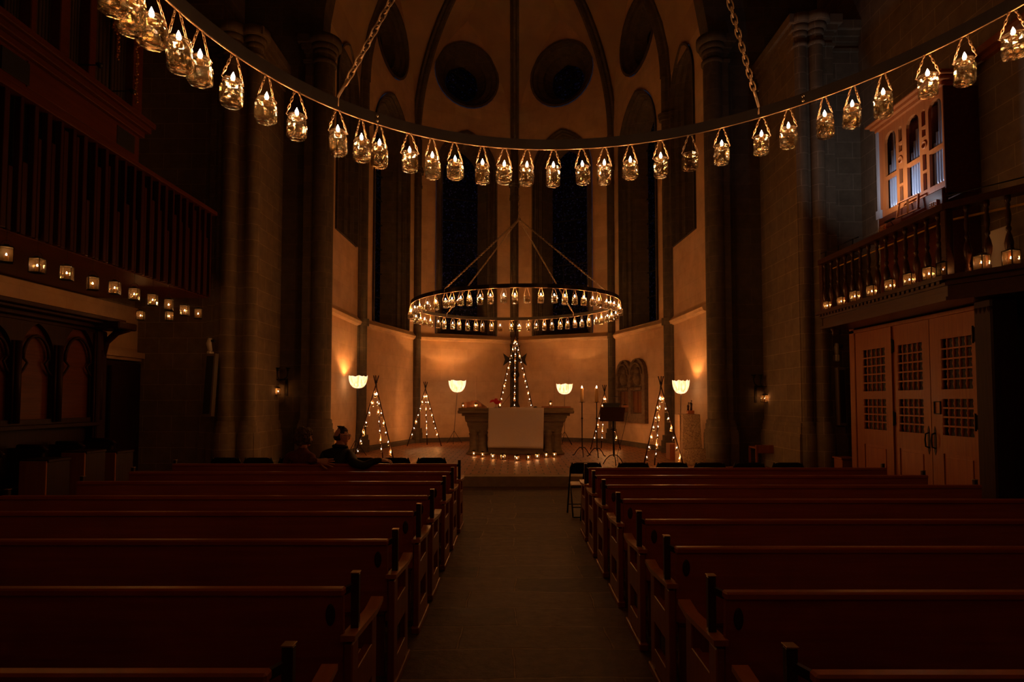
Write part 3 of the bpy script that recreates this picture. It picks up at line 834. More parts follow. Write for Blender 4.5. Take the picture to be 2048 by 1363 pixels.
# nine on the chancel floor
for k, (x, y, rz) in enumerate([(947.6, 911.8, 0), (965, 914, .1), (985.6, 917.3, .25), (1005.9, 919, .75), (1033.6, 921.7, .35), (1056.7, 920, .05), (1074.5, 917.7, -.4), (1092.4, 915, -.1), (1108.9, 914.2, .1)]):
    p = PZ(x, y, ZC)
    dup(LS, p, rz, 'small black candle lantern on the floor before the altar, %s from the left' % ordw(k + 1) if k != 4 else 'small black lantern nearest the step, middle of the floor row before the altar', 'floor lanterns before the altar')

# ------------------------------------------------------------------ altar
AY = 16.75; sx = AY / F
def ax_(px): return (px - UX) * sx
top = P(UX, 815.5, AY).z
t = thing('stone_altar', 'massive stone altar with stepped cornice and clustered legs in the chancel', 'altar', (ax_(1031.5), AY + .55, ZC))
O = (ax_(1031.5), AY + .55, ZC)
w = MB(); x0, x1 = ax_(915.5), ax_(1148)
z = top
steps = [(0, .05, .0), (.05, .10, .0), (.10, .17, .03), (.17, .26, .10), (.26, .36, .19), (.36, .50, .27)]
w.box(x0 + .02, x1 - .02, AY - .02, AY + 1.12, top - .075, top, .01)
w.box(x0, x1, AY - .04, AY + 1.14, top - .15, top - .06, .02)
w.box(x0 + .11, x1 - .11, AY + .05, AY + 1.05, top - .22, top - .15, .01)
w.box(x0 + .19, x1 - .19, AY + .08, AY + 1.02, top - .28, top - .22, .01)
w.build('altar_slab', M['altar'], t, O)
for (a, b) in ((938, 972.5), (1089.5, 1123.5)):
    w = MB(); xa, xb = ax_(a), ax_(b); cx = (xa + xb) / 2; hw = (xb - xa) / 2
    # flared capital
    prof = [(hw + .12, top - .28), (hw + .10, top - .37), (hw + .06, top - .40), (hw + .055, top - .47), (hw + .02, top - .56), (hw + .005, top - .66)]
    for i in range(len(prof) - 1):
        (r0, z0), (r1, z1) = prof[i], prof[i + 1]
        y0a, y1a = AY + .35 - r0 * .85, AY + .75 + r0 * .85; y0b, y1b = AY + .35 - r1 * .85, AY + .75 + r1 * .85
        vs = [(cx - r0, y0a, z0), (cx + r0, y0a, z0), (cx + r0, y1a, z0), (cx - r0, y1a, z0), (cx - r1, y0b, z1), (cx + r1, y0b, z1), (cx + r1, y1b, z1), (cx - r1, y1b, z1)]
        w.add(vs, [(4, 5, 1, 0), (5, 6, 2, 1), (6, 7, 3, 2), (7, 4, 0, 3), (0, 1, 2, 3), (7, 6, 5, 4)])
    w.build('capital', M['altar'], t, O)
    w = MB()
    w.box(cx - hw * .8, cx + hw * .8, AY + .2, AY + .95, ZC, top - .66)
    for s in (-.52, .52):
        for yy in (AY + .22, AY + .9):
            w.lathe([(hw * .62, ZC), (hw * .62, ZC + .10), (hw * .52, ZC + .14), (hw * .47, ZC + .2), (hw * .47, top - .76), (hw * .54, top - .74), (hw * .54, top - .70), (hw * .47, top - .68), (hw * .5, top - .6)], (cx + s * hw, yy, 0), 16)
    w.box(cx - hw - .07, cx + hw + .07, AY + .02, AY + 1.1, ZC, ZC + .07, .02)
    w.build('clustered_leg', M['altar'], t, O)
w = MB(); w.box(ax_(976), ax_(1087), AY + .12, AY + .95, ZC, ZC + .26, .02); w.build('plinth', M['altar'], t, O)
# linen cloth over the front
w = MB(); nx, nz = 26, 16
zb = P(UX, 895.5, AY - .06).z; xa, xb = ax_(977.5), ax_(1087.5)
rows = []
rows.append([(xa + (xb - xa) * i / nx, AY + .9, top + .008) for i in range(nx + 1)])
rows.append([(xa + (xb - xa) * i / nx, AY + .3, top + .008) for i in range(nx + 1)])
rows.append([(xa + (xb - xa) * i / nx, AY - .04, top + .008) for i in range(nx + 1)])
for j in range(nz + 1):
    f = j / nz; r = []
    for i in range(nx + 1):
        u = i / nx; z = (top - .01) * (1 - f) + (zb - (.0 if True else 0) + .03 * (0.5 - u)) * f
        r.append((xa - .02 * f + (xb - xa) * u, AY - .062 + .010 * f * sin(u * 9) - .004, z))
    rows.append(r)
n1 = nx + 1
vs = [p for r in rows for p in r]; fs = [(j * n1 + i, j * n1 + i + 1, (j + 1) * n1 + i + 1, (j + 1) * n1 + i) for j in range(len(rows) - 1) for i in range(nx)]
w.add(vs, fs, True)
cl = w.build('altar_cloth', M['cloth'], None, (ax_(1031), AY, top)); tag(cl, 'plain pale linen cloth hanging down the front of the stone altar', 'cloth')
so = cl.modifiers.new('thick', 'SOLIDIFY'); so.thickness = .005; so.offset = 1

# things standing on the altar
for k, (px, yy, lb) in enumerate(((925.5, AY + .12, 'small lantern at the left end of the altar top'), (951, AY + .12, 'small lantern in front of the brown cushion on the altar'), (1102, AY + .2, 'small lantern on the flat book at the right of the altar'))):
    zz = top + (.05 if k == 2 else 0)
    dup(LS, (ax_(px), yy, zz), .5 if k == 1 else .1, lb, 'lanterns on the altar', scale=.86)
w = MB(); w.box(ax_(1083), ax_(1142), AY + .05, AY + .62, top, top + .05, .008)
tag(w.build('flat_book', M['leather'], None, (ax_(1110), AY + .3, top)), 'large flat brown book lying at the right end of the altar', 'book')
# open book on a sloping cushion
t = thing('altar_book', 'large open brown book on a sloping cushion at the left of the altar', 'book', (ax_(950), AY + .5, top)); O = (ax_(950), AY + .5, top)
w = MB(); L0, L1 = ax_(926), ax_(975)
pr = [(L0, 0), (L0, .16), (L0 + .10, .17), (ax_(939), .18), (ax_(942), .205), (ax_(952), .215), (ax_(957), .17), (ax_(966), .09), (ax_(972), .03), (ax_(974), 0)]
vs = [(x, y, top + z) for y in (AY + .32, AY + .8) for x, z in pr]; n = len(pr)
w.add(vs, [tuple(reversed(range(n))), tuple(range(n, 2 * n))] + [(i, (i + 1) % n, n + (i + 1) % n, n + i) for i in range(n)])
w.build('cover', M['leather'], t, O)
w = MB(); w.obox((ax_(946), AY + .29, top + .06), (.22, 0, .01), (0, .03, 0), (-.01, 0, .035)); w.build('page_block', M['leather'], t, O)
# red felt bird on a rod
t = thing('red_bird', 'red felt bird figure on a thin rod standing on the altar', 'figurine', (ax_(994), AY + .3, top)); O = (ax_(994), AY + .3, top)
def c6(x, y): p = P(960 + x / 7.171, 640 + y / 7.171, AY + .3); return p
bp = [(135, 1185), (150, 1150), (175, 1137), (208, 1136), (212, 1120), (250, 1120), (252, 1142), (290, 1160), (335, 1166), (300, 1178), (262, 1200), (240, 1206), (215, 1195), (185, 1165), (160, 1162)]
pts = [c6(x, y) for x, y in bp]
w = MB(); n = len(pts); cy = AY + .3
vs = [(p.x, cy - .012, p.z) for p in pts] + [(p.x, cy + .012, p.z) for p in pts]
cen = sum((Vector(v) for v in vs), Vector()) / len(vs)
vs += [(cen.x, cy - .05, cen.z), (cen.x, cy + .05, cen.z)]
w.add(vs, [(i, (i + 1) % n, n + (i + 1) % n, n + i) for i in range(n)] + [((i + 1) % n, i, 2 * n) for i in range(n)] + [(n + i, n + (i + 1) % n, 2 * n + 1) for i in range(n)])
w.build('felt_body', M['red'], t, O)
w = MB(); w.tube([(cen.x, cy, top + .01), (cen.x, cy, cen.z - .01)], .004, 6); w.lathe([(.06, top), (.06, top + .012), (.01, top + .02)], (cen.x, cy, 0), 14); w.build('rod_stand', M['iron'], t, O)
# gooseneck microphone on the altar
def goose(name, label, base, tip, mid, cat='microphone', bz=.015):
    t = thing(name, label, cat, base); b = Vector(base); m_, e = Vector(mid) - b, Vector(tip) - b
    w = MB(); w.lathe([(.055, 0), (.055, bz), (.02, bz + .012), (.008, bz + .02)], (0, 0, 0), 14); w.build('base', M['black'], t)
    pts = []
    for k in range(11):
        q = k / 10; pts.append(Vector((0, 0, bz)) * (1 - q) ** 2 + m_ * 2 * q * (1 - q) + e * q * q)
    w = MB(); w.tube(pts, .005, 6); w.build('gooseneck', M['black'], t)
    w = MB(); d = (pts[-1] - pts[-2]).normalized(); w.tube([pts[-1] - d * .02, pts[-1] + d * .01, pts[-1] + d * .04, pts[-1] + d * .05], [.008, .016, .016, .006], 8); w.build('capsule', M['black'], t)
    return t
b0 = (ax_(999), AY + .35, top); e0 = P(1021, 787.5, AY + .35)
goose('table_microphone', 'gooseneck microphone standing on the altar beside the red bird', b0, e0, (b0[0] + .12, b0[1], top + .14))
for k, (px, r, h) in enumerate(((1061, .03, .02), (1064.5, .02, .035))):
    w = MB(); w.lathe([(r * .6, 0), (r, h * .4), (r, h), (r * .85, h), (r * .8, h * .3), (.001, h * .25)], (0, 0, 0), 12)
    tag(w.build('small_dish', M['white'], None, loc=(ax_(px), AY + .12 + .09 * k, top + .012)), ('flat', 'taller')[k] + ' little white dish at the right of the altar cloth', 'dish')
w = MB(); w.lathe([(.05, 0), (.055, .012), (.035, .03), (.0, .034)], (0, 0, 0), 14)
tag(w.build('dark_paten', M['iron'], None, loc=(ax_(1071), AY + .2, top + .012)), 'small dark round dish on the altar next to white dishes', 'dish')

# cross on the central wall respond
CY = 22.75
t = thing('wall_cross', 'dark iron cross with flared fishtail ends on the shaft behind the altar', 'cross', (P(1030, 800, CY).x, CY, P(1030, 815, CY).z)); O = tuple(t.location)
w = MB(); zb_ = P(1030, 718.5, CY).z; cx = O[0]; hw = 25 * CY / F; th = .035
def slab(poly, y0, y1):
    n = len(poly); w.add([(x, y0, z) for x, z in poly] + [(x, y1, z) for x, z in poly], [tuple(range(n)), tuple(reversed(range(n, 2 * n)))] + [(i, n + i, n + (i + 1) % n, (i + 1) % n) for i in range(n)])
b = .085
for s in (-1, 1):
    poly = [(0, zb_ - b), (s * (hw - .22), zb_ - b), (s * (hw - .02), zb_ - .24), (s * (hw - .09), zb_), (s * (hw - .02), zb_ + .24), (s * (hw - .22), zb_ + b), (0, zb_ + b)]
    if s < 0: poly = poly[::-1]
    slab([(cx + x, z) for x, z in poly], CY - .03, CY + .03)
w.build('crossbar', M['iron'], t, O)
w = MB(); z0 = P(1030, 815, CY).z; z1 = P(1030, 690, CY).z
slab([(cx - .20, z0), (cx, z0 + .09), (cx + .20, z0), (cx + .085, z0 + .3), (cx + .085, z1 - .3), (cx + .2, z1), (cx, z1 - .09), (cx - .2, z1), (cx - .085, z1 - .3), (cx - .085, z0 + .3)], CY - .025, CY + .025)
w.build('shaft', M['iron'], t, O)
w = MB(); zr = P(1030, 749, CY).z; w.lathe([(.17, -.03), (.16, .03), (.08, .05), (.0, .055)], (cx, CY - .03, zr), 16, M=Matrix.Rotation(pi / 2, 3, 'X')); w.build('rosette', M['iron'], t, O)
w = MB()
for z in (z0 + .4, z1 - .4): w.box(cx - .03, cx + .03, CY + .02, CY + .34, z, z + .05)
w.build('wall_bracket', M['iron'], t, O)

# ------------------------------------------------------------------ floor lamps
def floor_lamp(px, py_shade_top, py_shade_bot, Y, wpx, foot_px, label, petals, legs=3, power=P_LAMP):
    top_ = P(px, py_shade_top, Y); bot = P(px, py_shade_bot, Y); foot = P(foot_px, 800, Y)
    base = Vector((foot.x, Y, ZC)); t = thing('floor_lamp', label, 'lamp', base)
    R = wpx / 2 * Y / F; c = Vector((bot.x, Y, bot.z)) - base; h = top_.z - bot.z
    w = MB(); n = 36; rows = []
    for j in range(9):
        a = (pi / 2) * (j / 8); rad = R * (sin(a) ** .62) if j else .03; z = h * (1 - cos(a)) ** .9
        row = []
        for k in range(n):
            q = 2 * pi * k / n
            rp = rad * (1 + .025 * cos(petals * 2 * q) * (j / 8)); zz = z + (h * .035 * cos(petals * 2 * q) + h * .03 * sin(petals * q + 1) + h * .02 * cos(19 * q)) * (j / 8) ** 4
            row.append(c + Vector((rp * cos(q), rp * sin(q), zz)))
        rows.append(row)
    loft(w, rows)
    for i in range(len(w.s)): w.s[i] = True
    o = w.build('lamp_shade', M['shade'], t); shd = o; so = o.modifiers.new('t', 'SOLIDIFY'); so.thickness = .004
    w = MB(); w.tube([(0, 0, .42), c + Vector((0, 0, .03))], .008, 7); w.build('pole', M['iron'], t)
    for k in range(legs):
        q = 2 * pi * k / legs + .52
        w = MB(); w.tube([(0, 0, .44), (.30 * cos(q), .30 * sin(q), .008)], .008, 6); w.build('leg', M['iron'], t)
    w = MB(); w.ball(c + Vector((0, 0, h * .55)), .035, n=10, m=8); w.build('bulb', M['flame'], shd)
    point('lamp_light', c + Vector((0, 0, h * .5)), power, (1, .44, .13), .03, t)
    return t
floor_lamp(716, 752, 776, 16.3, 37, 712, 'white bowl-shaped floor lamp at the far left of the chancel', 5)
floor_lamp(914.5, 761, 784, 21.1, 34, 908.5, 'white petal-edged floor lamp left of the altar', 3)
floor_lamp(1129, 768, 788, 20.5, 32, 1129, 'white tulip floor lamp right behind the altar', 4, 5)
floor_lamp(1362, 761, 787, 15.4, 34, 1359, 'white tulip floor lamp behind the stone pedestal', 6)

# ------------------------------------------------------------------ standing candlesticks
def candlestick(px, py_base, label, clabel):
    p = PZ(px, py_base, ZC); t = thing('floor_candlestick', label, 'candlestick', p)
    zt = P(px, 803.5, p.y).z - ZC
    w = MB(); w.lathe([(.017, .18), (.015, zt * .3), (.028, zt * .3 + .02), (.015, zt * .3 + .05), (.015, zt * .68), (.030, zt * .68 + .025), (.015, zt * .68 + .06), (.014, zt - .02), (.03, zt - .012)], (0, 0, 0), 12)
    w.build('pole', M['iron'], t)
    w = MB(); w.lathe([(.02, zt - .014), (.085, zt - .006), (.09, zt), (.08, zt - .002)], (0, 0, 0), 18); w.build('drip_plate', M['iron'], t)
    for k in range(3):
        q = -pi / 2 + 2 * pi * k / 3
        w = MB(); pts = [(0, 0, .24), (.08, 0, .23), (.16, 0, .15), (.23, 0, .04), (.27, 0, .02), (.29, 0, .035)]
        w.tube([(a * cos(q), a * sin(q), z) for a, _, z in pts], [.014, .013, .012, .012, .014, .008], 7); w.build('leg', M['iron'], t)
    c = thing('pillar_candle', clabel, 'candle', p + Vector((0, 0, zt)))
    hc = 28 * p.y / F
    w = MB(); w.lathe([(.048, 0), (.048, hc - .02), (.044, hc - .004), (.030, hc - .012), (.001, hc - .018)], (0, 0, 0), 18); wp = w.build('wax_pillar', M['wax'], c)
    flame_bm(.075, .016).build('flame', M['flame'], wp, loc=(0, 0, hc - .012))
    point('candle_light', (0, 0, hc + .06), P_TRI * 1.6, parent=c)
candlestick(1164.5, 912, 'tall black iron floor candlestick, the left one right of the altar', 'thick lit candle on the left tall candlestick')
candlestick(1194, 914, 'tall black iron floor candlestick, the right one beside the music stand', 'thick lit candle on the right tall candlestick')

# ------------------------------------------------------------------ music stand with things on it
MY = 14.1
p = PZ(1227, 928, ZC); p.y = MY; p.x = (1227 - UX) * MY / F
t = thing('music_stand', 'black music stand with wide tilted desk right of the candlesticks', 'stand', (p.x, MY, ZC))
O = (p.x, MY, ZC)
d0 = P(1198, 840, MY); d1 = P(1254, 814, MY)
w = MB()
xl, xr = d0.x, d1.x; zb_, zt_ = d0.z, d1.z
vs = [(xl, MY - .10, zb_), (xr - .10, MY - .10, zb_), (xr, MY + .22, zt_), (xl + .06, MY + .22, zt_)]
nv = Vector((0, -.02, .03))
w.add([tuple(Vector(v)) for v in vs] + [tuple(Vector(v) - Vector((0, -.012, .02))) for v in vs], [(0, 1, 2, 3), (7, 6, 5, 4), (0, 4, 5, 1), (1, 5, 6, 2), (2, 6, 7, 3), (3, 7, 4, 0)])
w.box(xl, xr - .1, MY - .15, MY - .09, zb_ - .005, zb_ + .03)
w.build('desk', M['pew_dark'], t, O)
w = MB(); w.tube([(p.x, MY, ZC + .2), (p.x - .01, MY + .02, zb_ + .02)], .024, 8); w.lathe([(.03, ZC + .78), (.04, ZC + .8), (.04, ZC + .85), (.03, ZC + .87)], (p.x, MY, 0), 10)
w.bar((p.x - .08, MY, ZC + .83), (p.x, MY, ZC + .83), .02); w.build('pole', M['iron'], t, O)
for k in range(3):
    q = -pi / 2 + 2 * pi * k / 3; w = MB()
    w.tube([(p.x + a * cos(q), MY + a * sin(q), ZC + z) for a, z in ((.0, .24), (.10, .22), (.20, .13), (.27, .01))], .011, 6); w.build('leg', M['iron'], t, O)
w = MB(); a0 = P(1205, 811, MY + .25); a1 = P(1240, 811, MY + .25)
w.box(a0.x, a1.x, MY + .19, MY + .30, zt_ + .045, zt_ + .10, .01); w.box(a0.x + .02, a1.x - .02, MY + .2, MY + .29, zt_ - .0, zt_ + .05)
tag(w.build('small_amplifier', M['black'], None, (p.x, MY + .25, zt_)), 'black box-shaped mixer lying on top of the music stand', 'mixer')
w = MB(); a0 = P(1244, 815, MY + .2); a1 = P(1256, 815, MY + .2); w.box(a0.x, a1.x, MY + .13, MY + .26, zt_ - .005, zt_ + .05, .006)
tag(w.build('hymn_book', M['leather'], None, (a0.x, MY + .2, zt_)), 'reddish brown small book at the right edge of the music stand', 'book')
g0 = P(1250, 813, MY + .2); g1 = P(1231.5, 792.5, MY + .2)
goose('stand_microphone', 'gooseneck microphone rising from the music stand', (g0.x, MY + .2, zt_ + .05), g1, (g0.x, MY + .2, g1.z - .02), bz=.01)
w = MB(); c0 = P(1256, 822, MY + .2); w.tube([c0, P(1250, 850, MY + .2), P(1243, 880, MY + .15), P(1234, 910, MY + .1), (p.x + .1, MY - .02, ZC + .01)], .006, 6)
tag(w.build('microphone_cable', M['iron'], None, tuple(c0)), 'thin dark cable falling from the music stand to the floor', 'cable')

# ------------------------------------------------------------------ pedestal with figure group, boxes
PYD = 14.1
t = thing('stone_pedestal', 'mottled brown stone block pedestal at the right of the chancel', 'pedestal', (P(1386, 900, PYD).x, PYD + .25, ZC)); O = tuple(t.location)
a0, a1 = P(1367, 828, PYD), P(1401, 828, PYD); zt = a0.z
w = MB(); q0, q1 = P(1364.5, 900, PYD).x, P(1406, 900, PYD).x
vs = [(q0, PYD, ZC), (q1, PYD, ZC), (q1, PYD + .55, ZC), (q0, PYD + .55, ZC), (a0.x, PYD + .04, zt), (a1.x, PYD + .04, zt), (a1.x, PYD + .5, zt), (a0.x, PYD + .5, zt)]
w.add(vs, [(0, 3, 2, 1), (4, 5, 6, 7), (0, 1, 5, 4), (1, 2, 6, 5), (2, 3, 7, 6), (3, 0, 4, 7)])
w.build('rough_block', M['marble'], t, O)
w = MB(); w.box(q0 + .02, P(1411, 900, PYD).x, PYD - .06, PYD + .6, ZC, P(1400, 897, PYD).z, .01); w.build('low_step', M['marble'], t, O)
w = MB(); a0p, a1p = P(1356.5, 828, PYD + .35), P(1362, 828, PYD + .35); w.box(a0p.x, min(a1p.x, q0 - .01), PYD + .2, PYD + .6, ZC, a0p.z, .01)
tag(w.build('pale_pillar', M['plaster'], None, (a0p.x, PYD + .4, ZC)), 'narrow pale upright block standing against the left of the stone pedestal', 'block')
t = thing('carved_figures', 'small dark carved figure group on a wooden block atop the pedestal', 'sculpture', (P(1380, 828, PYD).x, PYD + .25, zt)); O = tuple(t.location)
w = MB(); b0, b1 = P(1374, 828, PYD + .25), P(1387, 820, PYD + .25); w.box(b0.x, b1.x, PYD + .18, PYD + .32, zt, zt + .085, .008); w.build('wood_block', M['oak'], t, O)
w = MB()
for (xc, h, r) in ((1376, .18, .026), (1382, .26, .028)):
    x = P(xc, 800, PYD + .25).x; zz = zt + .085
    w.lathe([(r, zz), (r * .9, zz + h * .3), (r * 1.15, zz + h * .6), (r * .5, zz + h * .75)], (x, PYD + .25, 0), 8, sy=.7)
    w.ball((x + .01, PYD + .25, zz + h * .86), r * .62, n=8, m=6)
w.tube([(P(1382, 800, PYD).x, PYD + .25, zt + .085 + .19), (P(1386.5, 800, PYD).x, PYD + .23, zt + .085 + .17)], .01, 6)
w.build('figures', M['pew_dark'], t, O)
w = MB(); c0, c1 = P(1340, 900, 15.2), P(1355, 887, 15.2); w.box(c0.x, c1.x, 15.2, 15.6, ZC, c1.z, .01); w.box(c0.x + .03, c1.x - .03, 15.19, 15.2, ZC + .08, c1.z - .06)
tag(w.build('wooden_stool', M['oak'], None, (c0.x, 15.3, ZC)), 'low brown wooden box behind the front right tripod', 'box')

# ------------------------------------------------------------------ double niche on the right apse wall (face 4)
a, u, n, L = frame(4)
def on4(px, py):
    r = ray(px, py); o = Vector((0, 0, CAMZ)); q = (a - o).dot(n) / r.dot(n); pnt = o + r * q; return ((pnt - a).dot(u), pnt.z)
u0, zt = on4(1240, 738); u1, _ = on4(1293, 735); _, zb_ = on4(1266, 826); _, zdoor = on4(1266, 771); _, ztop2 = on4(1266, 722)
fr = lambda x, z, d: (a.x + u.x * x - n.x * d, a.y + u.y * x - n.y * d, z)
t = thing('twin_niche', 'carved twin-arched stone wall niche with wooden doors on the right apse wall', 'niche', fr((u0 + u1) / 2, zb_, 0)); O = tuple(t.location)
W2 = (u1 - u0) / 2; hz = ztop2 - zb_
w = MB(); holes = []; tops = []
outer = [(u0 - .08, zb_ - .3), (u1 + .1, zb_ - .3), (u1 + .1, zb_ + hz * .72)]
for k in (1, 0):
    cx = u0 + W2 * (k + .5); hw = W2 * .5 + (.08 if k else .08)
    for q in range(9):
        ang = pi * q / 8; outer.append((cx + hw * cos(ang) * (1 if True else 1), zb_ + hz * .74 + hz * .30 * sin(ang)))
outer.append((u0 - .08, zb_ + hz * .72))
for k in (0, 1):
    cx = u0 + W2 * (k + .5); holes.append(lancet(cx, W2 * .40, zb_ + hz * .5, zb_ + hz * .72, W2 * .15, 0, 6))
    holes.append([(cx - W2 * .40, zb_), (cx + W2 * .40, zb_), (cx + W2 * .40, zb_ + hz * .44), (cx - W2 * .40, zb_ + hz * .44)])
vs, fs = plate(outer, holes, lambda x, z, d: fr(x, z, -.13)); w.add(vs, fs)
loft(w, [[fr(x, z, -.13) for x, z in outer], [fr(x, z, -.001) for x, z in outer]])
for h in holes: loft(w, [[fr(x, z, -.13) for x, z in h], [fr(x, z, -.02) for x, z in h]])
for h in holes:
    v2, f2 = plate(h, [], lambda x, z, d: fr(x, z, -.02)); w.add(v2, f2)
w.build('stone_surround', M['relief'], t, O)
w = MB()
for k in (0, 1):
    cx = u0 + W2 * (k + .5)
    w.tube([fr(cx + W2 * .42 * cos(pi * q / 12), zb_ + hz * .74 + hz * .21 * sin(pi * q / 12), -.15) for q in range(13)], .035, 6)
    w.ball(fr(cx, zb_ + hz * .80, -.07), .11, .09, .13); w.ball(fr(cx + .02, zb_ + hz * .66, -.07), .17, .1, .22)
    for q in range(8): w.ball(fr(cx - W2 * .4 + W2 * .11 * q, zb_ + hz * .47, -.15), .05, .05, .06, 8, 6)
w.build('carving', M['relief'], t, O)
for k in (0, 1):
    cx = u0 + W2 * (k + .5); w = MB()
    for s in (-1, 1):
        c0 = cx + s * W2 * .19
        v = [fr(c0 - W2 * .17, zb_ + .03, -.06), fr(c0 + W2 * .17, zb_ + .03, -.06), fr(c0 + W2 * .17, zb_ + hz * .42, -.06), fr(c0 - W2 * .17, zb_ + hz * .42, -.06),
             fr(c0 - W2 * .17, zb_ + .03, -.02), fr(c0 + W2 * .17, zb_ + .03, -.02), fr(c0 + W2 * .17, zb_ + hz * .42, -.02), fr(c0 - W2 * .17, zb_ + hz * .42, -.02)]
        w.add(v, [(0, 1, 2, 3), (7, 6, 5, 4), (0, 4, 5, 1), (1, 5, 6, 2), (2, 6, 7, 3), (3, 7, 4, 0)])
    w.build('door', M['oakgloss'], t, O)
# shallow blind recess frames in the back wall
for (i, pxs, pys) in ((2, (953, 1003), (752, 878)), (3, (1056, 1108), (752, 880)), (3, (1171, 1199), (774, 828))):
    a_, u_, n_, L_ = frame(i)
    def onf(px, py):
        r = ray(px, py); o = Vector((0, 0, CAMZ)); q = (a_ - o).dot(n_) / r.dot(n_); pnt = o + r * q; return ((pnt - a_).dot(u_), pnt.z)
    ua, zt1 = onf(pxs[0], pys[0]); ub, zb1 = onf(pxs[1], pys[1])
    f2 = lambda x, z, d: Vector((a_.x + u_.x * x + n_.x * d, a_.y + u_.y * x + n_.y * d, z))
    w = MB()
    for (p0, p1) in (((ua, zb1), (ua, zt1)), ((ua, zt1), (ub, zt1)), ((ub, zt1), (ub, zb1)), ((ua, zb1), (ub, zb1))):
        w.bar(f2(p0[0], p0[1], .008), f2(p1[0], p1[1], .008), .04, .03, up=n_)
    w.build('trim_%d' % tn, M['plaster'], kind='structure'); tn += 1

# ------------------------------------------------------------------ wall candelabra with a lantern
def sconce(px, py, lpx, lpy, Ywall, label, llabel, flip):
    c = P(px, py, Ywall - .16); t = thing('wall_candelabrum', label, 'candelabrum', (c.x, Ywall, c.z)); k = Ywall / F
    w = MB()
    w.bar((flip * .10, 0, -.38), (flip * .10, 0, .02), .05, .03); w.bar((flip * .10, -.01, .0), (0, -.16, 0), .03); w.build('wall_plate', M['iron'], t)
    for s in (-.21, -.05, .19):
        w = MB(); w.tube([(0, -.16, 0), (s * .5, -.17, -.0), (s * .92, -.18, .06), (s, -.18, .14), (s, -.18, .22)], .011, 6)
        w.lathe([(.015, .19), (.04, .21), (.02, .225), (.03, .24), (.062, .262), (.062, .27)], (s, -.18, 0), 12); w.build('candle_arm', M['iron'], t)
    w = MB(); w.tube([(-.03 * flip, -.18, 0), (-.03 * flip, -.18, -.16)], .004, 5); w.build('hook', M['iron'], t)
    lz = -.16
    l = dup(LB, (c.x - .03 * flip, Ywall - .18, c.z + lz - .225 * .92), .35, llabel, 'lanterns on the wall candelabra', scale=.9)
sconce(560, 758, 557, 770, 14.2, 'black three-armed wall candelabrum on the left pier wall', 'small lit lantern hanging under the left wall candelabrum', 1)
sconce(1525, 772, 1525, 787, 14.2, 'black three-armed wall candelabrum on the right pier wall', 'small lit lantern hanging under the right wall candelabrum', -1)

# ------------------------------------------------------------------ loudspeaker columns
def column_speaker(px, y0, y1, Y, wpx, label, dlabel, dpx, dy0, dy1, lean):
    a0 = P(px, y0, Y); a1 = P(px, y1, Y); hw = wpx / 2 * Y / F
    t = thing('column_loudspeaker', label, 'loudspeaker', (a0.x, Y, a1.z)); h = a0.z - a1.z
    w = MB(); w.add([(-hw, -.07, 0), (hw, -.07, 0), (hw, .07, 0), (-hw, .07, 0), (-hw + lean, -.10, h), (hw + lean, -.10, h), (hw + lean, .04, h), (-hw + lean, .04, h)],
                    [(0, 3, 2, 1), (4, 5, 6, 7), (0, 1, 5, 4), (1, 2, 6, 5), (2, 3, 7, 6), (3, 0, 4, 7)]); w.build('cabinet', M['greyp'], t)
    w = MB(); w.add([(-hw * .7, -.075, .05), (hw * .7, -.075, .05), (hw * .7 + lean, -.105, h - .05), (-hw * .7 + lean, -.105, h - .05), (-hw * .7, -.06, .05), (hw * .7, -.06, .05), (hw * .7 + lean, -.09, h - .05), (-hw * .7 + lean, -.09, h - .05)],
                    [(0, 1, 2, 3), (0, 4, 5, 1), (1, 5, 6, 2), (2, 6, 7, 3), (3, 7, 4, 0)]); w.build('grille', M['ironband'], t)
    w = MB(); w.box(-.02, .02, .03, .25, h * .25, h * .25 + .04); w.box(-.02, .02, .03, .25, h * .75, h * .75 + .04); w.build('bracket', M['iron'], t)
    b0 = P(dpx, dy0, Y); b1 = P(dpx, dy1, Y); hh = b0.z - b1.z
    t = thing('wall_spotlight', dlabel, 'light fitting', (b0.x, Y + .12, b1.z))
    w = MB(); w.box(-.05, .04, -.08, .08, 0, hh * .4, .02); w.build('mount', M['white'], t)
    w = MB(); w.tube([(0, -.02, hh * .4), (-.02, -.04, hh * .75), (0, -.03, hh)], [.045, .055, .04], 8); w.build('lamp_housing', M['white'], t)
    w = MB(); w.tube([(.03, -.03, hh * .88), (.11, -.05, hh * .86)], [.03, .035], 8); w.build('lens', M['black'], t)
column_speaker(418, 707, 832, 12.4, 20, 'tall slanted grey loudspeaker column on the left pier', 'white spotlight fitting above the left loudspeaker column', 416, 675, 718, .08)
column_speaker(1681, 735, 850, 12.2, 15, 'tall dark loudspeaker column on the right pier next to the doors', 'white spotlight fitting on the right pier by the balcony', 1678, 686, 722, -.03)
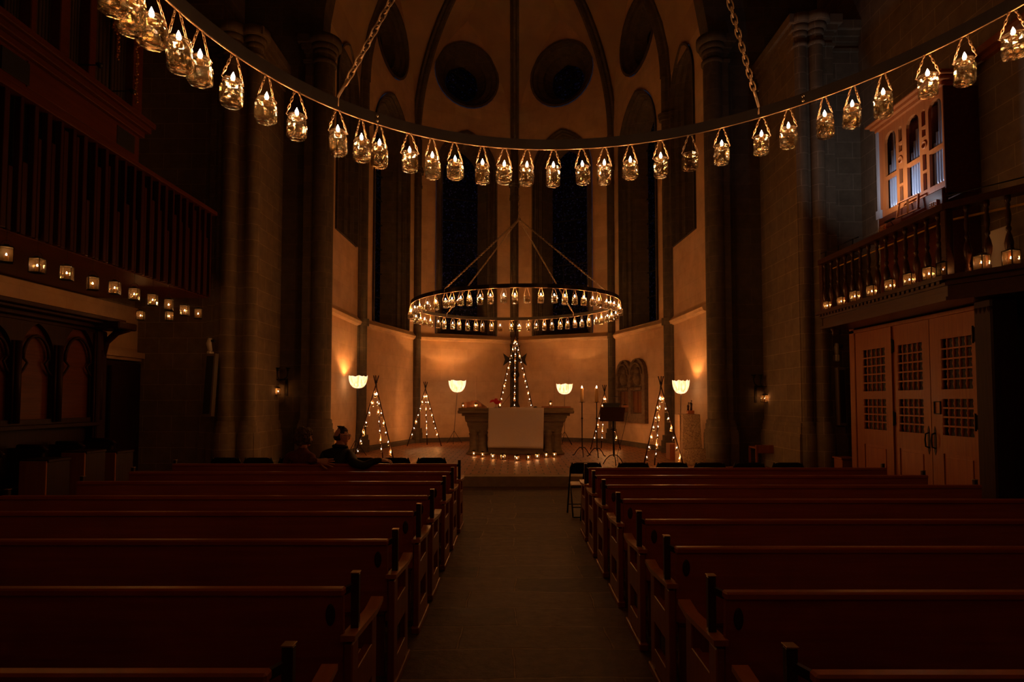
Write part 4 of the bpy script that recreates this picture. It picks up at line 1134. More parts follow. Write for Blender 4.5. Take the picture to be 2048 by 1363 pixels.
# wooden chair and box against the right pier wall
t = thing('wooden_chair', 'brown wooden chair against the wall under the right candelabrum', 'chair', (P(1530, 900, 13.7).x, 13.7, ZC)); w = MB(); b = .26; zt = P(1530, 889, 13.6).z - ZC
for s in (-1, 1):
    q = MB(); q.box(s * b - .02, s * b + .02, -.2, -.16, 0, zt); q.build('leg', M['oak'], t); q = MB(); q.box(s * b - .02, s * b + .02, .2, .24, 0, .44); q.build('leg', M['oak'], t)
q = MB(); q.box(-b, b, -.19, -.17, zt - .18, zt, .006); q.build('backrest', M['oak'], t)
q = MB(); q.box(-b - .02, b + .02, -.18, .24, .42, .46, .008); q.build('seat', M['oak'], t)
w = MB(); a0, a1 = P(1673, 916, 11.9), P(1702, 916, 11.9); w.box(a0.x, a1.x, 11.7, 12.0, 0, a0.z, .01)
w.box(a0.x - .02, a1.x + .02, 11.68, 12.02, a0.z, a0.z + .03)
tag(w.build('wooden_cabinet', M['oak'], None, (a0.x, 11.85, 0)), 'small low wooden cabinet between the right pier and the doors', 'cabinet')

# ------------------------------------------------------------------ pews
H = .88
def make_pew(Lx, sgn, name='church_pew'):
    """local origin on the floor at the aisle end under the back; runs along sgn*x; sitter faces +y"""
    t = thing(name, 'x', 'pew')
    X = lambda v: sgn * v
    w = MB()
    # leaning back panel
    def lean(z): return .055 * (1 - z / H)
    zz = [.46, .60, H - .035]
    vs = []
    for x in (X(.0), X(Lx)):
        for z in zz: vs.append((x, lean(z), z))
        for z in reversed(zz): vs.append((x, lean(z) + .026, z))
    k = 6; w.add(vs, [(i, (i + 1) % k, k + (i + 1) % k, k + i) for i in range(k)] + [tuple(range(k)), tuple(reversed(range(k, 2 * k)))])
    w.build('backrest', M['pew'], t)
    w = MB(); w.box(X(-.004), X(Lx), -.010, .042, H - .036, H, .008); w.build('top_rail', M['pew'], t)
    w = MB(); w.box(X(.02), X(Lx - .02), .06, .44, .42, .45, .01); w.box(X(.02), X(Lx - .02), .41, .44, .36, .42); w.build('seat', M['pew'], t)
    w = MB(); w.box(X(.02), X(Lx - .02), .09, .12, .10, .24); w.box(X(.02), X(Lx - .02), .0, .18, .60, .615); w.build('book_shelf', M['pew_end'], t) if False else None
    w = MB(); w.box(X(.03), X(Lx - .03), .08, .105, .06, .42); w.build('lower_panel', M['pew_end'], t)
    ends = []
    for e, xx in ((0, -.045), (1, Lx + .005)):
        w = MB(); a0, a1 = X(xx), X(xx + .04)
        w.box(a0, a1, .0, .10, 0, .64, .006); w.box(a0, a1, .36, .46, 0, .62, .006)
        w.box(a0, a1, .09, .37, .34, .50, .004); w.box(a0, a1, .09, .37, .06, .18, .004)
        # feet
        w.box(X(xx - .01), X(xx + .05), -.03, .50, 0, .05, .006)
        ef = w.build('end_frame', M['pew_end'], t)
        w = MB(); b0, b1 = X(xx - .012), X(xx + .052)
        pr = [(-.01, .655), (.42, .625), (.56, .645), (.56, .668), (.42, .65), (-.01, .68)]
        vs = [(x, y, z) for x in (b0, b1) for y, z in pr]; k = 6
        w.add(vs, [(i, (i + 1) % k, k + (i + 1) % k, k + i) for i in range(k)] + [tuple(range(k)), tuple(reversed(range(k, 2 * k)))])
        w.build('armrest', M['armrest'], ef)
        w = MB(); w.box(X(xx + .002), X(xx + .038), .10, .135, .66, .915, .004)
        w.bar((X(xx + .02), .11, .86), (X(.06 if e == 0 else Lx - .06), .03, H - .05), .02, .03)
        ep = w.build('end_post', M['pew_dark'], t)
        w = MB(); w.box(X(xx + .0), X(xx + .04), .096, .139, .915, .921, .001); w.build('post_cap', M['edge'], ep)
    w = MB(); w.lathe([(.0205, -.004), (.0205, .006), (.015, .008), (.001, .008)], (X(.055), .010, .765), 18, M=Matrix.Rotation(pi / 2, 3, 'X') @ Matrix.Scale(2.3, 3, (0, 1, 0)) @ Matrix.Scale(1, 3))
    w.build('oval_inlay', M['pew_dark'], t)
    return t
LP = [7.87, 6.99, 6.16, 5.24, 4.50, 3.60, 2.68, 1.86]
RP = [7.40, 6.66, 5.90, 5.06, 4.20, 3.42, 2.63, 1.85]
pl = make_pew(3.68, -1); pr_ = make_pew(3.62, 1)
names = ['foremost, just behind the folding chairs', 'second from the altar', 'third from the altar', 'fourth from the altar', 'fifth from the altar', 'third from the viewer', 'second from the viewer', 'nearest the viewer']
for k, D in enumerate(LP):
    lb = 'red varnished wooden pew left of the aisle, ' + names[k]
    if k == 0: lb = 'red wooden pew left of the aisle carrying the seated couple'
    if k == 0: o = pl; o.location = (-.749, D, 0); o['label'] = lb; o['group'] = 'pews left of the aisle'
    else: dup(pl, (-.749, D, 0), 0, lb, 'pews left of the aisle')
for k, D in enumerate(RP):
    lb = 'red varnished wooden pew right of the aisle, ' + names[k]
    if k == 0: o = pr_; o.location = (.905, D, 0); o['label'] = lb; o['group'] = 'pews right of the aisle'
    else: dup(pr_, (.905, D, 0), 0, lb, 'pews right of the aisle')

# ------------------------------------------------------------------ folding chairs
def make_chair():
    t = thing('folding_chair', 'x', 'chair')     # faces +y, origin under the back legs
    W = .225
    for s in (-1, 1):
        w = MB(); w.tube([(s * W, .42, .0), (s * W, .30, .22), (s * W, .18, .44), (s * W, .05, .62), (s * W * .98, .0, .73), (s * W * .88, -.015, .795)], .012, 7); w.build('side_frame', M['black'], t)
        w = MB(); w.tube([(s * W * .86, -.02, 0.01), (s * W * .86, .14, .26), (s * W * .86, .30, .45)], .011, 7); w.build('leg', M['black'], t)
    w = MB(); w.tube([(-W * .86, -.02, .02), (-W * .8, -.03, .0135), (W * .8, -.03, .0135), (W * .86, -.02, .02)], .010, 6)
    w.tube([(-W * .86, .06, .14), (W * .86, .06, .14)], .008, 6); w.tube([(-W, .34, .14), (W, .34, .14)], .008, 6); w.build('crossbar', M['black'], t)
    # curved backrest with rounded top corners
    w = MB(); nx, nz = 14, 6; F1 = []
    for side in (0, 1):
        for j in range(nz + 1):
            for i in range(nx + 1):
                u = -1 + 2 * i / nx; f = j / nz
                zt = .80 - .075 * max(0, (abs(u) - .55) / .45) ** 2.2 * 1.0
                z = .63 + (zt - .63) * f; y = .045 - .06 * f - .03 * (1 - u * u) + (.014 if side else 0)
                F1.append((u * (W + .012), y, z))
    n1 = nx + 1; h = (nz + 1) * n1; fs = []
    for j in range(nz):
        for i in range(nx):
            a_ = j * n1 + i; fs.append((a_, a_ + 1, a_ + n1 + 1, a_ + n1)); fs.append((h + a_, h + a_ + n1, h + a_ + n1 + 1, h + a_ + 1))
    for i in range(nx): fs.append((i, h + i, h + i + 1, i + 1)); b_ = nz * n1 + i; fs.append((b_, b_ + 1, h + b_ + 1, h + b_))
    for j in range(nz): a_ = j * n1; fs.append((a_, a_ + n1, h + a_ + n1, h + a_)); a_ = j * n1 + nx; fs.append((a_, h + a_, h + a_ + n1, a_ + n1))
    w.add(F1, fs, True); w.build('backrest', M['black'], t)
    w = MB(); w.box(-W + .02, W - .02, .06, .45, .44, .465, .01); w.build('seat', M['seatpad'], t)
    w = MB(); w.box(-W + .01, W - .01, .05, .46, .425, .442, .006); w.build('seat_frame', M['black'], t)
    return t
fc = make_chair(); first = True
chairs = [(455, 9.62, 'black folding chair at the far left behind the left pews'), (520, 9.6, 'black folding chair left of the seated couple, seen above the pew'),
          (589, 9.6, 'black folding chair hidden behind the person in maroon'), (659, 9.6, 'black folding chair between the seated couple'), (727, 9.6, 'black folding chair in front of the man in the black jacket'),
          (792, 9.6, 'black folding chair by the resting hand, second from the aisle on the left'), (864, 9.6, 'black folding chair beside the aisle in the left row'),
          (1171, 8.85, 'black folding chair standing free beside the aisle on the right'), (1200, 8.22, 'black folding chair closest to the front right pew, holding a dark bag'),
          (1265, 8.85, 'black folding chair in the right row under the music stand'), (1342, 8.85, 'black folding chair in the right row in front of the jar tripod'),
          (1417, 8.85, 'black folding chair in the right row below the round column'), (1495, 8.85, 'black folding chair in the right row, second from its right end'), (1572, 8.85, 'black folding chair at the right end of the right row')]
for px, Y, lb in chairs:
    g = 'folding chairs before the pews'; x = (px - UX) * Y / F
    if first: fc.location = (x, Y, 0); fc['label'] = lb; fc['group'] = g; first = False
    else: dup(fc, (x, Y, 0), random.uniform(-.03, .03), lb, g)
x = (1200 - UX) * 8.22 / F
w = MB(); w.ball((x - .05, 8.45, .56), .16, .13, .10); w.ball((x - .13, 8.42, .63), .09, .09, .09); w.tube([(x - .15, 8.42, .60), (x - .1, 8.42, .74), (x + .02, 8.42, .74), (x + .05, 8.42, .6)], .008, 6)
tag(w.build('shoulder_bag', M['jacket'], None, (x, 8.45, .465)), 'dark soft bag lying on the folding chair beside the right pews', 'bag')

# ------------------------------------------------------------------ people
def skinned(name, verts, edges, mat_, parent, sub=2, origin=(0, 0, 0)):
    """verts: list of (x,y,z,rx,ry)"""
    me = bpy.data.meshes.new(name); me.from_pydata([(v[0] - origin[0], v[1] - origin[1], v[2] - origin[2]) for v in verts], edges, []); me.update()
    o = bpy.data.objects.new(name, me); COL.objects.link(o)
    if parent is not None: o.parent = parent
    mo = o.modifiers.new('skin', 'SKIN'); mo.use_smooth_shade = True; mo.branch_smoothing = .3
    sv = me.skin_vertices[0].data
    for i, v in enumerate(verts): sv[i].radius = (v[3], v[4]); sv[i].use_root = (i == 0)
    su = o.modifiers.new('sub', 'SUBSURF'); su.levels = sub; su.render_levels = sub
    me.materials.append(mat_); return o
def chain_e(*ids): return [(ids[i], ids[i + 1]) for i in range(len(ids) - 1)]
def hand(wrist, direc, palm_n, curl, mt, parent, O, side=1, spread=.5, size=1.0):
    """one mesh: wrist, palm, four unequal bent fingers and a thumb leaving the side of the palm"""
    d = Vector(direc).normalized(); nrm = Vector(palm_n); nrm = (nrm - d * nrm.dot(d)).normalized(); s = d.cross(nrm) * side
    w0 = Vector(wrist); k = size; w = MB(); n = 14; rows = []
    for (t_, a_, b_) in ((-.05, .026, .021), (-.01, .027, .020), (.02, .034, .019), (.05, .041, .017), (.078, .042, .015), (.092, .036, .011), (.097, .020, .006)):
        rows.append([w0 + d * t_ * k + s * (a_ * k * math.copysign(abs(cos(2 * pi * q / n)) ** .8, cos(2 * pi * q / n))) + nrm * (b_ * k * sin(2 * pi * q / n)) for q in range(n)])
    loft(w, rows)
    for q in range(len(w.s)): w.s[q] = True
    w.f.append(tuple(range(n))); w.s.append(False); w.f.append(tuple(reversed(range(n * 6, n * 7)))); w.s.append(False)
    for i, (off, L_) in enumerate(((.031, .070), (.0105, .080), (-.0105, .074), (-.030, .058))):
        p = w0 + d * .075 * k + s * off * k; a = (off * spread * 9); pts = [p, p + d * .018 * k]; p = pts[-1]; ang = 0
        dd = (d * cos(a) + s * sin(a)).normalized()
        for q, f in enumerate((.42, .32, .26)):
            ang += curl[q]; p = p + (dd * cos(ang) + nrm * sin(ang)) * L_ * f * k; pts.append(p)
        r0 = .0092 * k; w.tube(pts, [r0, r0 * 1.02, r0 * .95, r0 * .85, r0 * .62], 8); w.ball(pts[-1], r0 * .64, n=8, m=6)
        for q in (1, 2, 3): w.ball(pts[q], r0 * (1.06, 1.02, .92)[q - 1], n=8, m=6)
    p = w0 + d * .012 * k + s * .020 * k; pts = [p]
    for (u_, v_, L_) in ((.85, .62, .042), (.55, .9, .034), (.3, 1.0, .028)):
        p = p + (s * u_ + d * v_ + nrm * .15).normalized() * L_ * k; pts.append(p)
    w.tube(pts, [.015 * k, .0125 * k, .0105 * k, .0075 * k], 8); w.ball(pts[-1], .0078 * k, n=8, m=6)
    w.build('hand', mt, parent, O)
def head(parent, c, yaw, mt, s=1.0, pitch=0):
    """head mesh: shaped sphere, face towards +y before the yaw (yaw>0 turns to the left)"""
    w = MB(); n, m_ = 20, 16; vs = []
    for j in range(m_ + 1):
        a_ = pi * j / m_; z = -cos(a_); r = max(sin(a_), 1e-3)
        for k in range(n):
            t_ = 2 * pi * k / n; x = r * cos(t_) * .076; y = r * sin(t_) * .096; zz = z * .118
            if z < 0:
                x *= 1 + .30 * z; y = y * (1 + .22 * z) + .018 * (-z)
            if y > 0 and abs(cos(t_)) < .75: y -= .006 * (1 if z > -.2 else 0)
            vs.append((x, y, zz))
    fs = [(j * n + k, j * n + (k + 1) % n, (j + 1) * n + (k + 1) % n, (j + 1) * n + k) for j in range(m_) for k in range(n)]
    w.add(vs, fs, True)
    w.tube([(0, .086, .02), (0, .098, -.005), (0, .108, -.028), (0, .086, -.038)], [.007, .010, .013, .010], 8)   # nose
    w.tube([(-.022, .070, -.062), (0, .083, -.060), (.022, .070, -.062)], [.004, .0065, .004], 6)                # mouth
    w.tube([(-.020, .066, -.071), (0, .079, -.070), (.020, .066, -.071)], [.004, .0065, .004], 6)
    w.ball((0, .056, -.094), .030, .022, .020)
    for sg in (-1, 1):
        w.ball((sg * .030, .080, .012), .013, .010, .009)                                  # eye
        w.tube([(sg * .016, .090, .028), (sg * .034, .089, .033), (sg * .052, .076, .028)], .005, 6)   # brow
        w.tube([(sg * .077, .004, .025), (sg * .086, -.010, .022), (sg * .086, -.014, -.008), (sg * .078, -.004, -.030)], [.006, .009, .009, .007], 7)   # ear
    R = Matrix.Rotation(yaw, 3, 'Z') @ Matrix.Rotation(pitch, 3, 'X')
    w.v = [tuple(R @ Vector(v) * s + Vector(c)) for v in w.v]
    return w, R

# --- person on the left, curly hair, maroon sweater
YB = LP[0]
def W(px, py, Y): p = P(px, py, Y); return p
O = (W(604, 900, YB + .3).x, YB + .3, 0)
t = thing('person', 'person with curly grey hair in a maroon sweater, seated left, arm along the pew back', 'person', O)
hx = O[0]; sy_ = YB + .26
R_ = lambda x, y, z, a_, b_=None: (x, y, z, a_, b_ or a_)
neck = Vector((hx + .02, sy_ + .03, 1.09))
V = [R_(hx, sy_ + .02, .52, .155, .12), R_(hx, sy_ + .0, .68, .145, .11), R_(hx, sy_, .86, .155, .115), R_(hx + .01, sy_ + .0, .97, .135, .10), R_(neck.x, neck.y, 1.05, .055), R_(neck.x + .005, neck.y + .01, 1.11, .05),
     R_(hx - .17, sy_, .955, .062), R_(hx - .23, sy_ + .06, .78, .05), R_(hx - .17, sy_ + .25, .64, .04), R_(hx - .05, sy_ + .4, .60, .032),
     R_(hx + .16, sy_ - .03, .945, .060), R_(hx + .20, sy_ - .13, .885, .052)]
hw_ = W(640, 921, YB - .03)
V += [R_(hw_.x - .12, YB - .06, hw_.z + .01, .042), R_(hw_.x - .01, YB - .055, hw_.z, .034)]
E_ = chain_e(0, 1, 2, 3, 4, 5) + chain_e(3, 6, 7, 8, 9) + chain_e(3, 10, 11, 12, 13)
skinned('sweater', V, E_, M['maroon'], t, 2, O)
V = [R_(hx, sy_ + .04, .54, .15, .12), R_(hx - .10, sy_ + .12, .53, .085), R_(hx - .12, sy_ + .46, .55, .065), R_(hx - .12, sy_ + .48, .30, .05), R_(hx - .12, sy_ + .50, .08, .04), R_(hx - .12, sy_ + .62, .04, .035),
     R_(hx + .10, sy_ + .12, .53, .085), R_(hx + .12, sy_ + .46, .55, .065), R_(hx + .12, sy_ + .48, .30, .05), R_(hx + .12, sy_ + .50, .08, .04), R_(hx + .12, sy_ + .62, .04, .035)]
skinned('trousers', V, chain_e(0, 1, 2, 3, 4, 5) + chain_e(0, 6, 7, 8, 9, 10), M['trouser'], t, 2, O)
hc = W(609, 876, sy_ + .03)
hb, Rm = head(t, hc, -.75, M['skin']); hb.tube([(neck.x, neck.y, 1.04), (hc.x - .01, hc.y - .02, hc.z - .06)], [.052, .05], 10); hd = hb.build('head', M['skin'], t, O)
w = MB(); rnd = random.Random(3)
for q in range(150):
    z = rnd.uniform(-.75, 1); a_ = rnd.uniform(0, 2 * pi); r = sqrt(1 - z * z)
    p = Vector((r * cos(a_) * .098, r * sin(a_) * .112 - .012, z * .125 + .018))
    if p.y > .035 and p.z < .055: continue
    p = Rm @ p + Vector(hc); w.ball(p, rnd.uniform(.02, .034), n=7, m=5)
w.ball(Vector(hc) + Rm @ Vector((0, -.02, .015)), .098, .098, .12)
w.build('curly_hair', M['hair_grey'], hd, O)
hand((hw_.x + .01, YB - .055, hw_.z), (1, -.02, -.12), (0, 1, -.15), (.05, .15, .15), M['skin'], t, O, -1, .9, 1.08)
w = MB(); hand((hx + .0, sy_ + .43, .595), (.6, .7, 0), (0, 0, -1), (.1, .2, .2), M['skin'], t, O, 1)

# --- man on the right, black jacket, glasses
O = (W(690, 900, YB + .3).x, YB + .3, 0)
t = thing('person', 'balding person with glasses in a black jacket, seated nearer the aisle, looking right', 'person', O)
hx = W(676, 900, YB + .2).x; sy_ = YB + .24
eh = W(722, 930, YB - .06); hh_ = W(764, 919, YB + .02)
V = [R_(hx + .05, sy_ + .04, .52, .17, .13), R_(hx + .03, sy_ + .02, .70, .165, .125), R_(hx + .01, sy_, .88, .175, .13), R_(hx + .0, sy_, 1.00, .15, .115), R_(hx + .02, sy_ + .02, 1.085, .07), R_(hx + .03, sy_ + .03, 1.12, .062),
     R_(hx - .18, sy_ - .01, .99, .072), R_(hx - .25, sy_ + .02, .80, .058), R_(hx - .18, sy_ + .22, .66, .048), R_(hx - .06, sy_ + .36, .60, .04),
     R_(hx + .13, sy_ - .01, .985, .080), R_(hx + .20, sy_ - .10, .945, .072), R_(hx + .27, YB - .05, .895, .066), R_(eh.x + .06, YB - .07, .855, .060), R_(hh_.x - .14, YB - .03, .905, .05), R_(hh_.x + .015, YB - .0, hh_.z + .003, .038)]
skinned('jacket', V, chain_e(0, 1, 2, 3, 4, 5) + chain_e(3, 6, 7, 8, 9) + chain_e(3, 10, 11, 12, 13, 14, 15), M['jacket'], t, 2, O)
V = [R_(hx + .05, sy_ + .05, .54, .16, .13), R_(hx - .06, sy_ + .12, .53, .09), R_(hx - .08, sy_ + .48, .55, .07), R_(hx - .08, sy_ + .50, .30, .055), R_(hx - .08, sy_ + .52, .08, .045), R_(hx - .08, sy_ + .66, .04, .04),
     R_(hx + .16, sy_ + .12, .53, .09), R_(hx + .19, sy_ + .48, .55, .07), R_(hx + .19, sy_ + .50, .30, .055), R_(hx + .19, sy_ + .52, .08, .045), R_(hx + .19, sy_ + .66, .04, .04)]
skinned('trousers', V, chain_e(0, 1, 2, 3, 4, 5) + chain_e(0, 6, 7, 8, 9, 10), M['trouser'], t, 2, O)
hc = W(683, 872.5, sy_ + .03)
hb, Rm = head(t, hc, -1.05, M['skin'], 1.03); hb.tube([(hx + .02, sy_ + .02, 1.05), (hc.x - .01, hc.y - .01, hc.z - .06)], [.058, .056], 10); hd = hb.build('head', M['skin'], t, O)
w = MB(); rnd = random.Random(5); n, m_ = 40, 28
def keep(p):
    if p.y > .030 and p.z < .062: return False
    if p.z < -.062 - .3 * max(0, p.y): return False
    if (Vector((p.x - .01, p.y + .072, p.z - .062))).length < .050: return False
    if abs(p.x) > .06 and abs(p.y) < .016 and abs(p.z) < .03: return False
    return True
pts = []; flags = []
for j_ in range(m_ + 1):
    for k in range(n):
        a_ = pi * j_ / m_; t_ = 2 * pi * k / n; z = -cos(a_); rr_ = max(sin(a_), 1e-3)
        p = Vector((rr_ * cos(t_) * .076, rr_ * sin(t_) * .096, z * .118))
        if z < 0: p.x *= 1 + .30 * z; p.y = p.y * (1 + .22 * z) + .018 * (-z)
        pts.append(p); flags.append(keep(p))
vv = []
for j_ in range(m_ + 1):
    for k in range(n):
        q = j_ * n + k; nb = [flags[min(j_ + a, m_) * n + (k + b) % n] for a in (-1, 0, 1) for b in (-1, 0, 1)]
        off = (.009 + rnd.uniform(-.0025, .004)) if all(nb) else -.004
        vv.append(Rm @ (pts[q] * (1 + off / .1)) * 1.03 + Vector(hc))
ff = []
for j_ in range(m_):
    for k in range(n):
        f_ = (j_ * n + k, j_ * n + (k + 1) % n, (j_ + 1) * n + (k + 1) % n, (j_ + 1) * n + k)
        if all(flags[x_] or True for x_ in f_) and sum(flags[x_] for x_ in f_) >= 2: ff.append(f_)
w.add(vv, ff, True)
for q in range(14):
    a_ = rnd.uniform(-.9, .9); b0_ = Vector((a_ * .06, rnd.uniform(-.03, .06), .115)); w.tube([Rm @ b0_ * 1.03 + Vector(hc), Rm @ (b0_ + Vector((rnd.uniform(-.04, .04), rnd.uniform(-.05, .03), .028))) + Vector(hc)], [.010, .003], 5)
w.build('thin_hair', M['hair_dark'], hd, O)
w = MB()
for sg in (-1, 1):
    w.tube([Rm @ Vector((sg * .034 + .026 * cos(q * pi / 6), .104, .010 + .019 * sin(q * pi / 6))) * 1.03 + Vector(hc) for q in range(12)], .0026, 5, closed=True)
    w.tube([Rm @ Vector((sg * .060, .102, .014)) * 1.03 + Vector(hc), Rm @ Vector((sg * .085, .0, .018)) * 1.03 + Vector(hc)], .0026, 5)
w.tube([Rm @ Vector((-.010, .108, .014)) * 1.03 + Vector(hc), Rm @ Vector((.010, .108, .014)) * 1.03 + Vector(hc)], .0026, 5)
w.build('glasses', M['black'], hd, O)
w = MB(); cc = Vector((hx + .015, sy_ + .0, 1.085)); w.tube([cc + Vector((.085 * cos(q * pi / 8), .075 * sin(q * pi / 8), .012 * sin(q * pi / 8 + 3.4))) for q in range(16)], .022, 8, closed=True); w.build('collar', M['jacket'], t, O)
hand((hh_.x - .02, YB + .005, hh_.z), (1, .10, -.10), (0, .25, -1), (.25, .35, .35), M['skin'], t, O, 1, .2, 1.0)
hand((hx - .02, sy_ + .40, .60), (.6, .7, 0), (0, 0, -1), (.1, .2, .2), M['skin'], t, O, 1)

# ------------------------------------------------------------------ balcony on the right wall
XB = 5.75; BF = 3.35; BT = 4.32; XW = 7.3
YN, YF = PX(1893, 500, XB).y, PX(1645, 560, XB).y
t = thing('organ_balcony', 'dark carved wooden balcony with turned balusters above the doors on the right', 'balcony', (XB, (YN + YF) / 2, 3.0)); O = tuple(t.location)
C2 = (6.35, 7.05)
poly = [(XB, YF), (XB, YN), C2, (XW, 6.9), (XW, YF)]
def ring_poly(e):     # offset outline outward to -x
    return [(XB - e, YF + e), (XB - e, YN - e * .4), (C2[0] - e, C2[1] - e * .8), (XW, 6.9 - e), (XW, YF + e)]
w = MB(); w.prism(ring_poly(.0), 3.05, BF - .06); w.build('floor_frame', M['balcony'], t, O)
w = MB(); w.prism(ring_poly(.10), BF - .06, BF); w.prism(ring_poly(.05), BF - .13, BF - .09); w.prism(ring_poly(.04), 3.02, 3.07); w.build('cornice', M['balcony'], t, O)
y = YF
while y > YN:
    w = MB(); w.box(XB - .07, XB, y - .03, y + .03, BF - .10, BF - .058); w.build('dentil', M['balcony'], t, O); y -= .105
w = MB(); w.prism([(XB - .06, YF + .05), (XB - .06, YN - .02), (C2[0] - .06, C2[1] - .03), (7.2, 6.80), (7.2, 6.94), (C2[0] + .08, C2[1] + .1), (XB + .08, YN + .05), (XB + .08, YF + .05)], BT - .09, BT); w.build('top_rail', M['balcony'], t, O)
bp_ = [(.03, 0), (.035, .01), (.035, .06), (.02, .08), (.028, .10), (.018, .12), (.045, .24), (.05, .30), (.035, .38), (.018, .44), (.030, .46), (.030, .49), (.018, .51), (.030, .58), (.033, .64), (.020, .74), (.026, .78), (.018, .80), (.034, .83), (.034, BT - BF - .09)]
def baluster(x, y):
    w = MB(); w.lathe(bp_, (0, 0, 0), 12); return w.build('baluster', M['balcony'], t, loc=(x - O[0], y - O[1], BF - O[2]))
y = YF - .05; b1 = None
spots = []
while y > YN + .05: spots.append((XB + .02, y)); y -= .232
nseg = 5
for k in range(1, nseg): spots.append((XB + .02 + (C2[0] - XB) * k / nseg, YN + (C2[1] - YN) * k / nseg))
spots.append((C2[0] + .4, C2[1] - .03)); spots.append((C2[0] + .65, C2[1] - .05))
b1 = baluster(*spots[0])
for sp_ in spots[1:]:
    c = b1.copy(); COL.objects.link(c); c.parent = t; c.location = (sp_[0] - O[0], sp_[1] - O[1], BF - O[2])
for (x, y) in ((XB + .01, YN), (XB + .01, YF + .0)):
    w = MB(); w.box(x - .05, x + .06, y - .05, y + .05, BF, BT - .09, .01); w.build('newel_post', M['balcony'], t, O)
w = MB()
pp = [(XB + .05, YF - .1, BT + .13), (XB + .05, YF - 1.1, BT + .16), (XB + .05, YF - 2.2, BT + .17)]
w.tube([(XB - .02, YF + .0, BT + .12), (XB + .10, YF - .9, BT + .16), (XB + .12, YF - 1.0, BT + .16)], .01, 6)
for yy in (YF - .05, YF - .5, YF - .95): w.tube([(XB + .03, yy, BT - .02), (XB + .05, yy, BT + .15)], .008, 6)
w.tube([(XB + .1, YN + .1, BT + .14), (C2[0] + .05, C2[1] + .2, BT + .14), (C2[0] + .6, C2[1] - .0, BT + .20)], .009, 6)
for (x, y) in ((XB + .1, YN + .1), (C2[0] + .05, C2[1] + .2), (C2[0] + .55, C2[1])): w.tube([(x, y, BT - .02), (x, y, BT + .15)], .008, 6)
w.build('guard_rail', M['iron'], t, O)
w = MB(); w.box(XB + .12, XB + .14, YN + .1, YF - .1, 4.12, 4.137); w.bar((XB + .14, YN + .1, 4.13), (C2[0] + .12, C2[1] + .12, 4.13), .03, .025); w.bar((C2[0] + .12, C2[1] + .12, 4.13), (7.25, C2[1] + .1, 4.13), .03, .025)
w.build('brass_rail', M['brass'], t, O)
w = MB(); w.lathe([(.01, -.14), (.03, -.10), (.02, -.07), (.05, -.03), (.05, 0)], (XB + .12, YF - .12, 3.03), 10); w.build('drop_finial', M['balcony'], t, O)
# lanterns on the balcony edge
lanpx = [(1654, 609), (1682, 601), (1709, 592), (1743, 581), (1780, 569), (1818, 556), (1857, 543), (1886, 533)]
for k, (x, y) in enumerate(lanpx):
    p = PX(x, y, XB - .04); s_ = 1.0
    dup(LB, (XB - .035, p.y, BF), .55, 'candle lantern on the balcony edge, %s from its far left end' % ordw(k + 1), 'lanterns along the balcony edge', scale=.8 if k < 2 else .95)
for k, (px_) in enumerate((1955, 2014)):
    q = (px_ - 1893) / (2060 - 1893); xx = XB + (C2[0] - XB) * min(q * 1.0, .95) - .03; yy = YN + (C2[1] - YN) * min(q * 1.0, .95)
    # solve for the pixel column
    best = min(((abs(proj((XB - .03 + (C2[0] - XB) * f, YN + (C2[1] - YN) * f, BF + .1))[0] - px_), f) for f in [i / 200 for i in range(201)]))
    f = best[1]; dup(LB, (XB - .02 + (C2[0] - XB) * f, YN + (C2[1] - YN) * f - .05, BF), .2, ('candle lantern on the balcony corner left of the last one', 'candle lantern at the extreme right end of the balcony')[k], 'lanterns along the balcony edge')
# white board and grey panel seen between the balusters
w = MB(); w.box(6.9, 6.94, 8.35, 8.75, BF, 4.15, .01); tag(w.build('white_board', M['white'], None, (6.9, 8.55, BF)), 'pale upright board on the balcony seen between the balusters', 'board')
w = MB(); w.box(6.95, 7.25, 6.95, 7.9, BF, 4.6, .01); tag(w.build('grey_screen', M['greyp'], None, (7.1, 7.4, BF)), 'dark cupboard on the balcony at the right edge of the photo', 'cupboard')
w = MB(); w.tube([(6.62, 7.12, 4.22), (6.6, 7.1, 3.98), (6.55, 7.1, 3.7), (6.6, 7.1, 3.62), (6.65, 7.1, 3.7), (6.61, 7.1, 3.98)], .006, 6)
tag(w.build('hanging_rope', M['wax'], None, (6.6, 7.1, 3.6)), 'pale rope loop hanging behind the balcony balusters', 'rope')

# ------------------------------------------------------------------ small choir organ on the balcony
XO = 6.75
y0_, y1_ = PX(1888, 300, XO).y, PX(1757, 300, XO).y       # near, far edges
zb0 = PX(1762, 434, XO).z; zt0 = PX(1753, 268, XO).z
t = thing('chamber_organ', 'small cherry wood pipe organ lit with cool light on the balcony', 'organ', (XO, (y0_ + y1_) / 2, BF)); O = tuple(t.location)
zbm = zb0 - .02; ztp = zt0
w = MB(); w.box(XO + .04, XW, y0_, y1_ , BF, zbm - .30, .01); w.box(XO + .32, XW, y0_ + .02, y1_ - .02, zbm - .35, ztp, .01); w.box(XO, XW, y0_ - .02, y0_ + .0, zbm - .1, ztp); w.box(XO, XW, y1_, y1_ + .02, BF, ztp); w.build('case', M['organwood'], t, O)
